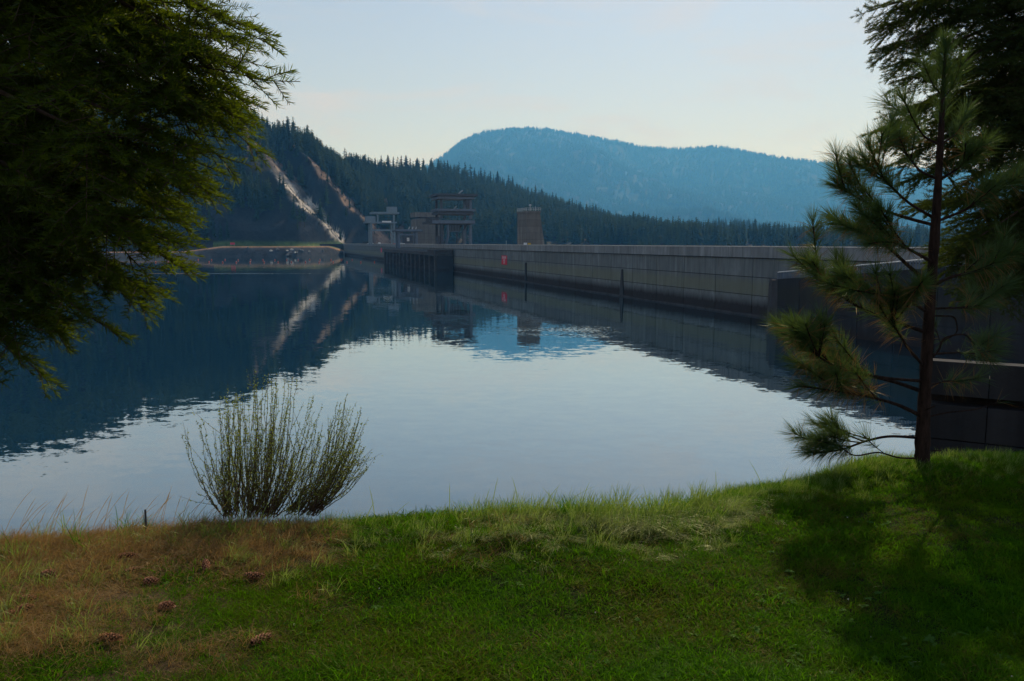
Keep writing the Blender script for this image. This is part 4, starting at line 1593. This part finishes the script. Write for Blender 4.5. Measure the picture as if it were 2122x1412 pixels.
SPR = [spray_proto(210 + i, M_fir_r, per_m=560, nw=0.0028) for i in range(3)]
tips = []
for px, py, Y in [(1822, 8, 7.6), (1818, 52, 7.7), (1828, 95, 7.6), (1850, 130, 7.8), (1868, 8, 7.8), (1870, 160, 8.0), (1868, 225, 7.9), (1900, 60, 8.0), (1828, 262, 8.2), (1830, 300, 8.2), (1858, 330, 8.2), (1880, 370, 8.1), (1960, 140, 7.6),
                  (1890, 430, 8.2), (1960, 330, 7.8), (1990, 420, 7.7), (2000, 500, 7.6), (2020, 560, 7.6), (2060, 610, 7.5), (2090, 120, 7.4), (2110, 60, 7.4), (2040, 190, 7.6), (2100, 590, 7.3), (1940, 520, 8.2), (1960, 20, 7.8)]:
    tips.append(at(px, py, Y))
for i in range(34):
    py = random.uniform(190, 600)
    tips.append(at(random.uniform(1930, 2200), py, random.uniform(7.2, 10)))
for i in range(8):
    tips.append(at(random.uniform(1930, 2250), random.uniform(-250, -20), random.uniform(7.2, 9)))
fir2, n_r = fir_tree('fir_tree', 'tall dark fir standing behind the young pine at the right edge', (6.6, 8.9, LAWN_Z - 0.6), 9.5, 0.22, tips, SPR, 0.30, 0.12, 0.5, 1.25, 0.12)

# ------------------------------------------------------------------ young pine
PD = 5.72
pb = at(1910, 968, PD)
pine = empty('pine_tree', (pb[0], pb[1], LAWN_Z), 'young long-needled pine with thin trunk on the lawn edge at the right', 'tree')
trunk_px = [(1911, 985), (1911, 930), (1914, 860), (1919, 760), (1926, 640), (1935, 520), (1943, 400), (1950, 280), (1955, 170), (1960, 95)]
tp = np.array([at(x, y, PD) for x, y in trunk_px])
tpath = smooth_path(tp, 40)
m = MB()
rads = np.interp(np.linspace(0, 1, 40), [0, 0.05, 0.3, 0.6, 0.85, 1], [0.064, 0.052, 0.041, 0.030, 0.016, 0.006])
rads = rads * (1 + 0.06 * rng.normal(size=40))
m.tube(tpath, rads, 12)
m.build('trunk', M_bark, pine, True)


def trunk_at(py):
    return np.array([np.interp(py, [y for _, y in trunk_px][::-1], [q[k] for q in tp][::-1]) for k in range(3)])


needles_V, needles_F = {0: [], 1: []}, {0: [], 1: []}


def needle(c, d, L, w, mat=0):
    V, F = needles_V[mat], needles_F[mat]
    d = d / np.linalg.norm(d)
    sd = np.cross(d, rng.normal(size=3))
    sd = sd / np.linalg.norm(sd) * w * 0.5
    b = len(V)
    c1 = c + d * L * 0.55 + np.array([0, 0, 0.0])
    c2 = c + d * L + np.array([0, 0, -0.05 * L]) + rng.normal(0, 0.03, 3) * L
    V.extend([c - sd, c + sd, c1 + sd, c1 - sd, c2])
    F.extend([(b, b + 1, b + 2), (b, b + 2, b + 3), (b + 3, b + 2, b + 4)])


def foliate(path, start, dens, L=0.15, old=0.0):
    seg = np.linalg.norm(np.diff(path, axis=0), axis=1)
    tot = seg.sum()
    n = int(tot * (1 - start) * dens * 1.6)
    for _ in range(n):
        u = start + (1 - start) * rng.random() ** 0.75
        i = min(int(u * (len(path) - 1)), len(path) - 2)
        f = u * (len(path) - 1) - i
        c = path[i] + (path[i + 1] - path[i]) * f
        t_ = path[i + 1] - path[i]
        t_ = t_ / np.linalg.norm(t_)
        rd = rng.normal(size=3)
        rd -= t_ * rd.dot(t_)
        rd /= np.linalg.norm(rd)
        rd[2] += 0.15
        fw = rng.uniform(0.7, 1.5) + (1.2 if u > 0.9 else 0)
        mat = 1 if rng.random() < old * (1.3 - u) else 0
        if mat:
            fw *= 0.3
            rd[2] -= 0.5
        base_d = rd + t_ * fw
        for k in range(3):
            needle(c, base_d + rng.normal(0, 0.10, 3) * np.linalg.norm(base_d), L * rng.uniform(0.7, 1.25), 0.0021, mat)


def pine_branch(ctrl, r0, start=0.45, dens=260, old=0.15, subs=3, L=0.15):
    path = smooth_path(ctrl, 20)
    m = MB()
    m.tube(path, np.linspace(r0, 0.0045, 20), 6)
    br = m.build('branch', M_bark, pine)
    foliate(path, start, dens, L, old)
    tot = np.linalg.norm(np.diff(path, axis=0), axis=1).sum()
    for k in range(subs):
        u = random.uniform(0.35, 0.85)
        i = int(u * 19)
        t_ = path[min(i + 1, 19)] - path[i - 1]
        t_ = t_ / np.linalg.norm(t_)
        sd = rng.normal(size=3)
        sd -= t_ * sd.dot(t_)
        sd /= np.linalg.norm(sd)
        sd[2] = abs(sd[2]) * 0.6
        d = t_ * 0.8 + sd * 0.75
        d /= np.linalg.norm(d)
        sl = min(0.42, tot * 0.42) * random.uniform(0.6, 1.1)
        q = path[i]
        sp = smooth_path([q, q + d * sl * 0.5, q + d * sl + np.array([0, 0, 0.08 * sl])], 10)
        m = MB()
        m.tube(sp, np.linspace(r0 * 0.45, 0.004, 10), 5)
        m.build('twig', M_bark, br)
        foliate(sp, 0.3, dens, L, old * 0.8)


def pxb(pts, dy):
    """branch given by the pixels it passes, drifting dy metres toward or away from the camera"""
    n = len(pts)
    return [at(x, y, PD + dy * (i / max(1, n - 1))) for i, (x, y) in enumerate(pts)]


for pts, dy, r0, st, de, old, sb in [
    ([(1906, 908), (1840, 903), (1790, 915), (1740, 935), (1680, 938)], -0.10, 0.014, 0.62, 330, 0.05, 3),
    ([(1790, 915), (1750, 900), (1690, 878)], 0.05, 0.008, 0.30, 330, 0.05, 1),
    ([(1904, 950), (1860, 950), (1820, 935), (1770, 948), (1740, 925)], -0.2, 0.008, 0.75, 120, 0.1, 1),
    ([(1908, 862), (1860, 838), (1800, 822), (1740, 812), (1655, 800)], -0.25, 0.018, 0.40, 230, 0.35, 4),
    ([(1912, 812), (1850, 790), (1780, 775), (1700, 745), (1625, 690)], 0.15, 0.018, 0.38, 240, 0.25, 5),
    ([(1914, 790), (1840, 785), (1760, 770), (1690, 740), (1660, 690)], -0.45, 0.015, 0.4, 240, 0.25, 4),
    ([(1917, 762), (1880, 720), (1850, 670), (1845, 620)], -0.35, 0.014, 0.4, 220, 0.25, 3),
    ([(1922, 690), (1860, 670), (1780, 640), (1710, 590), (1672, 540)], 0.10, 0.017, 0.40, 250, 0.25, 4),
    ([(1925, 650), (1880, 620), (1820, 610), (1760, 600)], -0.6, 0.014, 0.4, 210, 0.25, 3),
    ([(1930, 590), (1880, 550), (1840, 510), (1790, 480), (1730, 462)], 0.15, 0.018, 0.35, 240, 0.2, 4),
    ([(1934, 545), (1890, 520), (1850, 500), (1800, 505)], -0.5, 0.014, 0.35, 220, 0.25, 3),
    ([(1940, 468), (1870, 450), (1800, 425), (1760, 400), (1735, 385)], 0.05, 0.015, 0.42, 260, 0.15, 3),
    ([(1940, 455), (1880, 420), (1830, 370), (1800, 300)], -0.15, 0.013, 0.42, 260, 0.10, 3),
    ([(1944, 372), (1905, 355), (1875, 315), (1850, 260)], 0.1, 0.011, 0.42, 260, 0.06, 2),
    ([(1948, 300), (1915, 285), (1890, 245), (1872, 205)], -0.1, 0.009, 0.35, 260, 0.04, 1),
    ([(1954, 200), (1935, 180), (1915, 135)], 0.05, 0.007, 0.25, 260, 0.0, 0),
    ([(1954, 205), (1975, 180), (1992, 130)], -0.05, 0.007, 0.25, 260, 0.0, 0),
    ([(1948, 300), (1980, 280), (2005, 230)], 0.1, 0.009, 0.3, 260, 0.05, 1),
    ([(1944, 375), (1985, 350), (2030, 300)], -0.2, 0.011, 0.35, 250, 0.1, 2),
    ([(1940, 460), (1990, 440), (2050, 410), (2100, 360)], -0.1, 0.013, 0.4, 240, 0.15, 3),
    ([(1932, 592), (1975, 572), (2040, 560), (2110, 520)], -0.2, 0.014, 0.4, 220, 0.2, 3),
    ([(1927, 640), (1990, 638), (2060, 628)], 0.2, 0.012, 0.45, 200, 0.15, 2),
    ([(1926, 655), (1980, 655), (1985, 690), (1950, 710)], 0.3, 0.008, 0.8, 60, 0.2, 0),
    ([(1920, 752), (1948, 725), (1952, 700), (2000, 690), (2020, 715)], -0.1, 0.009, 0.7, 90, 0.2, 1),
    ([(1918, 735), (1990, 730), (2060, 750)], 0.3, 0.010, 0.5, 150, 0.2, 2),
    ([(1911, 868), (1960, 855), (2020, 850), (2075, 832)], -0.1, 0.009, 0.92, 60, 0.2, 0),
    ([(1914, 800), (1960, 790), (2000, 790)], 0.3, 0.010, 0.4, 160, 0.3, 1),
    ([(1908, 930), (1930, 935), (1950, 934)], 0.0, 0.005, 1.0, 0, 0, 0),
    ([(1909, 855), (1922, 848), (1938, 842)], -0.1, 0.008, 1.0, 0, 0, 0),
]:
    pine_branch(pxb(pts, dy), r0 * 0.85, st * 0.9 if st < 0.6 else st, de, old, sb + (3 if sb >= 2 else 0))
foliate(tpath[-9:], 0.0, 420, 0.15, 0.0)
for nm, k, mt in (('needles', 0, M_pine), ('old_needles', 1, M_pine_old)):
    o = link(nm, tri_mesh(nm, np.array(needles_V[k]) - np.array([pb[0], pb[1], LAWN_Z]), np.array(needles_F[k]), mt), None)
    o.parent = pine
    tag(o, None, None, None, 'stuff')

# ------------------------------------------------------------------ bushes at the water's edge
def bush(label, base_px, Y, fans, seed):
    rr = random.Random(seed)
    b0 = at(base_px[0], base_px[1], Y)
    e = empty('bush', tuple(b0), label, 'bush')
    m = MB()
    V, F = [], []
    for (bx0, bx1, tx0, tx1, ty0, ty1, n, dep) in fans:
        for _ in range(n):
            u = rr.random()
            v = min(1.05, max(-0.05, u + rr.gauss(0, 0.17)))
            bx = bx0 + (bx1 - bx0) * u
            tx = tx0 + (tx1 - tx0) * v
            ty = ty0 + (ty1 - ty0) * rr.random() ** 0.9 + (ty1 - ty0) * 0.35 * (2 * v - 1.2) ** 2
            yy = Y + rr.gauss(0, dep)
            yt = yy + rr.gauss(0, dep * 1.5)
            a, c = at(bx, base_px[1] + rr.uniform(-6, 14), yy), at(tx, ty, yt)
            mid = a * 0.5 + c * 0.5
            bend = (c[0] - a[0]) * 0.16
            mid = mid + np.array([bend * (1 if rr.random() < 0.85 else -0.6), rr.gauss(0, 0.02), -abs(bend) * 0.25])
            path = smooth_path([a, a * 0.55 + mid * 0.45 + np.array([bend * 0.3, 0, 0]), mid, c * 0.6 + mid * 0.4, c], 14)
            path[1:-1] += np.array([[rr.gauss(0, 0.004) for _ in range(3)] for _ in range(12)])
            m.tube(path, np.linspace(0.0034, 0.0008, 14) * rr.uniform(0.6, 1.2), 3, cap=False)
            L = np.linalg.norm(c - a)
            for _f in range(rr.choice([0, 1, 1, 2])):
                i = rr.randrange(4, 11)
                t_ = path[i + 1] - path[i]
                t_ = t_ / np.linalg.norm(t_) + np.array([rr.gauss(0, 0.35), rr.gauss(0, 0.35), 0.1])
                fl = rr.uniform(0.06, 0.2)
                m.tube([path[i], path[i] + t_ * fl * 0.5, path[i] + t_ * fl + np.array([0, 0, 0.02])], [0.0014, 0.0011, 0.0006], 3, cap=False)
                for k in range(int(fl * 130)):
                    q = path[i] + t_ * fl * rr.random()
                    d = np.array([rr.gauss(0, 1), rr.gauss(0, 1), rr.gauss(0.5, 0.7)])
                    d /= np.linalg.norm(d)
                    sd = np.cross(d, [rr.gauss(0, 1), rr.gauss(0, 1), rr.gauss(0, 1)])
                    sd = sd / np.linalg.norm(sd) * 0.003
                    ll = rr.uniform(0.006, 0.014)
                    j = len(V)
                    V.extend([q, q + d * ll * 0.5 + sd, q + d * ll, q + d * ll * 0.5 - sd])
                    F.append((j, j + 1, j + 2, j + 3))
            for k in range(int(L * 130)):
                w = rr.uniform(0.12, 1.0)
                i = min(int(w * 13), 12)
                q = path[i] + (path[i + 1] - path[i]) * (w * 13 - i)
                d = np.array([rr.gauss(0, 1), rr.gauss(0, 1), rr.gauss(0.5, 0.7)])
                d /= np.linalg.norm(d)
                sd = np.cross(d, [rr.gauss(0, 1), rr.gauss(0, 1), rr.gauss(0, 1)])
                sd = sd / np.linalg.norm(sd) * 0.0032
                ll = rr.uniform(0.007, 0.016)
                j = len(V)
                V.extend([q, q + d * ll * 0.5 + sd, q + d * ll, q + d * ll * 0.5 - sd])
                F.append((j, j + 1, j + 2, j + 3))
    o = m.build('stems', M_stem, e)
    tag(o, None, None, None, 'stuff')
    o = link('leaves', tri_mesh('leaves', np.array(V) - b0, np.array(F), M_bushleaf), None)
    o.parent = e
    tag(o, None, None, None, 'stuff')


bush('taller upright twiggy bush with many thin stems at the lake edge', (520, 1062), 4.95, [
    (452, 575, 418, 640, 758, 935, 125, 0.08), (480, 560, 440, 600, 850, 960, 50, 0.08), (520, 580, 590, 650, 900, 990, 14, 0.06), (455, 475, 366, 425, 870, 920, 3, 0.05)], 3)
bush('lower twiggy bush leaning right beside the taller bush', (620, 1058), 5.0, [
    (592, 662, 640, 750, 812, 950, 84, 0.08), (590, 650, 650, 755, 920, 1000, 30, 0.07), (585, 615, 575, 610, 950, 1000, 5, 0.05)], 5)
m = MB()
pp = at(303, 1105, 4.5)
m.tube([pp, pp + np.array([0.002, 0, 0.14])], [0.007, 0.006], 7)
tag(m.build('stake', M_steel_dark), 'short dark stake sticking up from the dry grass at the bank edge', 'stake')

# ------------------------------------------------------------------ grass
def clump(seed, n, h, spread, width, lean=0.4, bend=0.6, wind=(0, 0), segs=3):
    rr = np.random.default_rng(seed)
    V, F = [], []
    for _ in range(n):
        a = rr.uniform(0, 6.28)
        r = spread * math.sqrt(rr.random())
        b = np.array([r * math.cos(a), r * math.sin(a), -0.006])
        hh = h * rr.uniform(0.55, 1.15)
        d = np.array([rr.normal(0, lean) + wind[0], rr.normal(0, lean) + wind[1], 1.0])
        d /= np.linalg.norm(d)
        g_ = np.array([d[0] * bend + wind[0] * bend, d[1] * bend + wind[1] * bend, -bend * 0.6])
        fa = rr.uniform(0, 6.28)
        sd = np.array([math.cos(fa), math.sin(fa), 0]) * width * 0.5 * rr.uniform(0.7, 1.2)
        i0 = len(V)
        for k in range(segs):
            u = k / segs
            c = b + d * hh * u + g_ * hh * u * u
            w = 1 - 0.6 * u
            V.extend([c - sd * w, c + sd * w])
        V.append(b + d * hh + g_ * hh)
        for k in range(segs - 1):
            F.append((i0 + 2 * k, i0 + 2 * k + 1, i0 + 2 * k + 3))
            F.append((i0 + 2 * k, i0 + 2 * k + 3, i0 + 2 * k + 2))
        j = i0 + 2 * (segs - 1)
        F.append((j, j + 1, j + 2))
    return np.array(V), np.array(F)


def clump_proto(mat, *a, **k):
    v, f = clump(*a, **k)
    return proto('grass_clump', tri_mesh('grass_clump', v, f, mat))


def lay(name, label, X, Y, kinds, scl, protos, tilt=0.06):
    Z = bank_z(X, Y)
    n = len(X)
    rot = np.stack([rng.normal(0, tilt, n), rng.normal(0, tilt, n), rng.uniform(0, 6.28, n)], -1)
    o = scatter(name, np.stack([X, Y, Z], -1), rot, scl, kinds, protos)
    return tag(o, label, 'grass', None, 'stuff')


def dryness(X, Y):
    d = Y - edge_y(X)
    n = fbm(X * 1.3, Y * 1.3, 4, 81)
    left = np.clip((-0.80 - X - 0.30 * (4.2 - Y) * 0 + 0.55 * n - 0.75 * np.clip(4.0 - Y, 0, 2)) / 0.7, 0, 1)
    return left, d, n


nL = 52000
X, Y = rng.uniform(-5.0, 6.2, nL), rng.uniform(1.9, 7.0, nL)
left, d, n = dryness(X, Y)
ok = (d < 0.25) & (np.abs(X) < Y * 0.78 + 0.9)
bare = (fbm(X * 2.2, Y * 2.2, 3, 91) > 0.55) & (left > 0.4)
ok &= ~bare | (rng.random(nL) < 0.2)
X, Y, left, d, n = X[ok], Y[ok], left[ok], d[ok], n[ok]
LP = [clump_proto(M_lawn, 300, 34, 0.065, 0.05, 0.0032, 0.45, 0.7), clump_proto(M_lawn, 301, 30, 0.085, 0.05, 0.0034, 0.5, 0.9), clump_proto(M_lawn, 302, 34, 0.05, 0.055, 0.003, 0.6, 0.6),
      clump_proto(M_lawn_y, 303, 30, 0.06, 0.05, 0.0028, 0.55, 0.8), clump_proto(M_dry, 304, 30, 0.075, 0.05, 0.0022, 0.6, 0.9), clump_proto(M_dry, 305, 26, 0.05, 0.055, 0.0024, 0.9, 0.5)]
u = rng.random(len(X))
mid = np.clip((d + 1.6) / 1.2, 0, 1) * np.clip(-d / 0.3, 0, 1)
yel = np.clip(0.08 + 0.32 * mid * (n > -0.3) + 0.32 * (n > 0.35), 0, 0.5)
kinds = np.where(u < left * 0.8, rng.integers(4, 6, len(X)), np.where(rng.random(len(X)) < yel + 0.35 * left, 3, rng.integers(0, 3, len(X))))
sc = rng.uniform(0.75, 1.3, len(X)) * np.clip(1 + 0.35 * fbm(X * 1.7, Y * 1.7, 2, 95), 0.6, 1.5) * np.where(Y < 2.9, 1.25, 1.0)
lay('lawn_grass', 'mown green lawn turning brown toward the left foreground', X, Y, kinds, sc, LP)

# straw lying in the lawn
STP = [clump_proto(M_dry, 350, 2, 0.10, 0.05, 0.0026, 2.2, 0.3), clump_proto(M_pale, 351, 1, 0.08, 0.04, 0.003, 1.2, 0.5)]
nS = 420
X, Y = rng.uniform(-3.0, 4.2, nS), rng.uniform(2.2, 5.2, nS)
k = (Y - edge_y(X)) < -0.2
lay('lawn_straw', 'single dry straws and pale blades lying on the lawn', X[k], Y[k], rng.integers(0, 2, nS)[k], rng.uniform(0.5, 1.1, nS)[k], STP, 0.3)

# long grass along the lip of the bank
EP = [clump_proto(M_long, 320, 26, 0.17, 0.05, 0.0034, 0.25, 0.55, (0.10, -0.12), 4), clump_proto(M_pale, 321, 30, 0.19, 0.06, 0.0028, 0.3, 0.9, (0.30, -0.32), 4), clump_proto(M_long, 322, 20, 0.22, 0.04, 0.0036, 0.2, 0.35, (0.12, 0), 4),
      clump_proto(M_dry, 323, 30, 0.17, 0.06, 0.0022, 0.35, 0.7, (0.25, 0.0), 4), clump_proto(M_dry, 324, 24, 0.20, 0.05, 0.002, 0.3, 0.9, (0.35, -0.25), 4), clump_proto(M_lawn, 325, 22, 0.19, 0.05, 0.0034, 0.25, 0.5, (0.1, -0.1), 4)]
nE = 6500
X = rng.uniform(-5.5, 7.0, nE)
off = rng.normal(-0.06, 0.27, nE)
Y = edge_y(X) + np.clip(off, -0.9, 0.5)
nn = fbm(X * 1.1, Y * 1.1, 3, 99)
drymix = np.clip((-0.35 - X + 0.6 * nn) / 0.8, 0, 1)
u = rng.random(nE)
kinds = np.where(u < drymix * 0.9, rng.integers(3, 5, nE), np.where(rng.random(nE) < np.where(off < 0.0, 0.5, 0.25) * np.clip((2.3 - X) / 1.4 + 0.5 * nn, 0, 1), 1, rng.choice([0, 2, 5], nE)))
sc = rng.uniform(0.5, 1.1, nE) * np.interp(X, [-1.0, -0.2, 1.2, 2.0, 3.0], [1.0, 0.72, 0.78, 0.65, 0.5]) * np.clip(1 + 0.5 * nn, 0.55, 1.5) * np.interp(off, [-0.8, -0.1], [0.4, 1.0]) * np.where(kinds == 1, 0.85, 1.0)
keep = rng.random(nE) < np.where(X < -0.6, 0.75, 1.0) * np.where(off < -0.3, 0.6, 1.0)
sl = lambda q: q[keep]
rot = np.stack([rng.normal(0, 0.12, nE), rng.normal(0, 0.12, nE), rng.normal(0, 0.6, nE)], -1)
o = scatter('bank_grass', np.stack([sl(X), sl(Y), bank_z(sl(X), sl(Y))], -1), sl(rot), sl(sc), sl(kinds), EP)
tag(o, 'long pale green and straw-coloured grass along the lip of the bank', 'grass', None, 'stuff')
# dry tufts on the left slope
nT = 2400
X, Y = rng.uniform(-4.2, -0.6, nT), rng.uniform(3.0, 4.8, nT)
left, d, n = dryness(X, Y)
k = (d < 0.0) & (rng.random(nT) < left) & (n > -0.25)
rot = np.stack([rng.normal(0, 0.15, nT), rng.normal(0, 0.15, nT), rng.normal(0, 0.8, nT)], -1)
o = scatter('dry_tufts', np.stack([X[k], Y[k], bank_z(X[k], Y[k])], -1), rot[k], rng.uniform(0.4, 1.05, nT)[k], rng.choice([3, 4, 3, 0], nT)[k], EP)
tag(o, 'brown dry grass tufts on the left of the bank', 'grass', None, 'stuff')

# tall single stalks standing against the water
V, F = [], []
SPOT = [(x, 0) for x in np.linspace(-40, 420, 46)] + [(x, 1) for x in (505, 600, 740, 760, 805, 880, 930, 1000, 1015, 1085, 1100, 1105, 1110, 1130, 1145, 1150, 1158, 1180, 1210, 1300, 1345, 1400, 1470, 1478, 1500, 1545, 1600, 1640, 1700, 1760)]
for x, g_ in SPOT:
    x = x + random.uniform(-8, 8)
    Xs = (x - 1061) / FPX * 4.6
    Ys = float(edge_y(Xs)) + random.uniform(-0.1, 0.25)
    Xs = (x - 1061) / FPX * Ys
    b = np.array([Xs, Ys, float(bank_z(Xs, Ys)) - 0.02])
    h = random.uniform(0.16, 0.36) * (1.0 if g_ == 0 else 0.75)
    ln = random.uniform(0.2, 0.75) if g_ == 0 else random.gauss(0.1, 0.3)
    w = 0.0016 if g_ == 0 else 0.0028
    i0 = len(V)
    for k in range(5):
        u = k / 5
        c = b + np.array([ln * h * u * (0.4 + 0.6 * u), 0.03 * u, h * u * (1 - 0.12 * ln * u)])
        ww_ = w * (1 - 0.5 * u) * (1.8 if (g_ == 0 and k == 4) else 1)
        V.extend([c - np.array([ww_, 0, 0]), c + np.array([ww_, 0, 0])])
    V.append(b + np.array([ln * h, 0.03, h * (1 - 0.12 * ln)]))
    for k in range(4):
        F.append((i0 + 2 * k, i0 + 2 * k + 1, i0 + 2 * k + 3))
        F.append((i0 + 2 * k, i0 + 2 * k + 3, i0 + 2 * k + 2))
    F.append((i0 + 8, i0 + 9, i0 + 10))
half = [f for f in F if f[0] < 46 * 11]
rest = [f for f in F if f[0] >= 46 * 11]
o = link('seed_stalks', tri_mesh('seed_stalks', np.array(V), np.array(half), M_dry))
tag(o, 'thin dry seed stalks leaning over the water on the left', 'grass', None, 'stuff')
o = link('green_stalks', tri_mesh('green_stalks', np.array(V), np.array(rest), M_long))
tag(o, 'tall green grass stalks standing up against the water', 'grass', None, 'stuff')

# clover and broad-leaved weeds in the lawn
V, F = [], []
rr = np.random.default_rng(5)
for _ in range(9):
    a = rr.uniform(0, 6.28)
    L = rr.uniform(0.03, 0.055)
    for k in range(4):
        u0, u1 = k / 4, (k + 1) / 4
        wf = lambda q: 0.010 * math.sin(math.pi * min(1, q * 0.9 + 0.08)) 
        pt = lambda q, s: (math.cos(a) * L * q - math.sin(a) * wf(q) * s, math.sin(a) * L * q + math.cos(a) * wf(q) * s, 0.02 + 0.035 * q - 0.03 * q * q)
        i = len(V)
        V.extend([pt(u0, -1), pt(u0, 1), pt(u1, 1), pt(u1, -1)])
        F.append((i, i + 1, i + 2, i + 3))
WP = [proto('weed', tri_mesh('weed', np.array(V), np.array(F), M_weed))]
V, F = [], []
for k in range(16):
    z = 1 - 2 * (k + 0.5) / 16
    a = k * 2.4
    q = math.sqrt(1 - z * z)
    c = np.array([q * math.cos(a), q * math.sin(a), z]) * 0.006 + np.array([0, 0, 0.055])
    i = len(V)
    V.extend([c, c + np.array([0.004, 0.001, 0.001]), c + np.array([0.001, 0.004, 0.002])])
    F.append((i, i + 1, i + 2))
WP.append(proto('clover', tri_mesh('clover', np.array(V), np.array(F), M_clover)))
nW = 1500
X, Y = rng.uniform(-2.6, 4, nW), rng.uniform(2.2, 4.8, nW)
left, d, n = dryness(X, Y)
cl_ = fbm(X * 1.5, Y * 1.5, 3, 123)
k = (d < -0.35) & (left < 0.5) & (cl_ > -0.12)
lay('lawn_weeds', 'small broad-leaved weeds and white clover heads scattered in the lawn', X[k], Y[k], (rng.random(nW) < 0.16).astype(int)[k], rng.uniform(0.25, 0.6, nW)[k], WP, 0.3)

# ------------------------------------------------------------------ fallen pine cones
def cone_mesh(seed, L=0.10, r=0.026):
    rr = np.random.default_rng(seed)
    core = MB()
    core.tube([(x, 0, 0) for x in np.linspace(-L / 2, L / 2, 7)], np.array([0.4, 0.62, 0.66, 0.6, 0.5, 0.35, 0.1]) * r, 7)
    sc_m = MB()
    n = 62
    for i in range(n):
        u = (i + 0.5) / n
        x = -L / 2 + L * u
        rad = r * (0.55 + 0.75 * math.sin(math.pi * min(1, 0.12 + 0.86 * u))) 
        a = i * 2.39996
        c, s = math.cos(a), math.sin(a)
        w = 0.0075 * (1.15 - 0.6 * u)
        rot = lambda px_, ra, ta: (x + px_, ra * c - ta * s, ra * s + ta * c)
        th = 0.0016
        sc_m.add([rot(0, r * 0.3, -w * 0.4), rot(0, r * 0.3, w * 0.4), rot(0.006, rad * 0.85, w), rot(0.0085, rad, 0), rot(0.006, rad * 0.85, -w),
                  rot(-th, rad * 0.86, w * 0.9), rot(-th + 0.001, rad, 0), rot(-th, rad * 0.86, -w * 0.9)],
                 [(0, 1, 2, 3, 4), (1, 0, 7, 6, 5), (2, 5, 6, 3), (3, 6, 7, 4)])
    return core.mesh('cone_core', M_bark), sc_m.mesh('cone_scales', M_cone)


CM = [cone_mesh(1, 0.105, 0.019), cone_mesh(2, 0.08, 0.021), cone_mesh(3, 0.125, 0.018)]
for px, py, rz, k, lab in [
    (62, 1236, 0.05, 0, 'pine cone lying level, upper of the three cones at the far left'),
    (52, 1256, 0.4, 1, 'pine cone between the upper and lowest of three at the far left'),
    (22, 1268, 0.35, 2, 'lowest pine cone of three at the far left edge'),
    (228, 1315, -0.03, 2, 'long bright pine cone lying level on the lawn, lower left'),
    (345, 1250, 0.1, 1, 'dark pine cone where the brown grass meets the green, right of the bare patch'),
    (312, 1199, 0.3, 1, 'pine cone half hidden in brown grass below the tilted upright cone'),
    (426, 1168, 1.9, 1, 'tilted upright pine cone in the brown grass below the bush'),
    (276, 1178, 0.7, 0, 'dark pine cone sunk in the dry tufts left of the tilted one'),
    (527, 1188, -0.05, 2, 'pine cone at the far edge of the green lawn, right of the tilted one'),
    (540, 1318, 0.75, 0, 'dull pine cone lying aslant in the green grass, rightmost of all'),
    (100, 1184, 0.5, 1, 'small pine cone in the dry grass near the left edge of the bank'),
    (266, 1147, 0.0, 2, 'farthest pine cone, flat in the dry grass near the bank edge')]:
    q = on_plane(px, py, LAWN_Z)
    z = float(bank_z(q[0], q[1]))
    q = on_plane(px, py, z + 0.035)
    e = empty('pine_cone', (q[0], q[1], z + 0.022), lab, 'pine cone')
    tilt = -0.7 if rz > 1.5 else random.uniform(-0.1, 0.1)
    e.rotation_euler = (random.uniform(0, 6), tilt, rz)
    e.scale = (0.82, 0.82, 0.82)
    for nm, me in zip(('core', 'scales'), CM[k]):
        o = bpy.data.objects.new(nm, me)
        C.objects.link(o)
        o.parent = e
        if nm == 'scales':
            o['kind'] = 'stuff'

# ------------------------------------------------------------------ haze
hz = MB()
hz.box(-10500, 10500, -60, 12500, -42, 1420)
t = NT('haze')
pv = t.n('VolumePrincipled', Color=(0.11, 0.44, 1.0), Density=0.00012, Anisotropy=0.3, Absorption_Color=(1, 1, 1))
t.t.links.new(pv.outputs[0], t.out.inputs['Volume'])
haze = hz.build('haze', t.m)
tag(haze, 'thin blue haze over the valley', None, None, 'stuff')
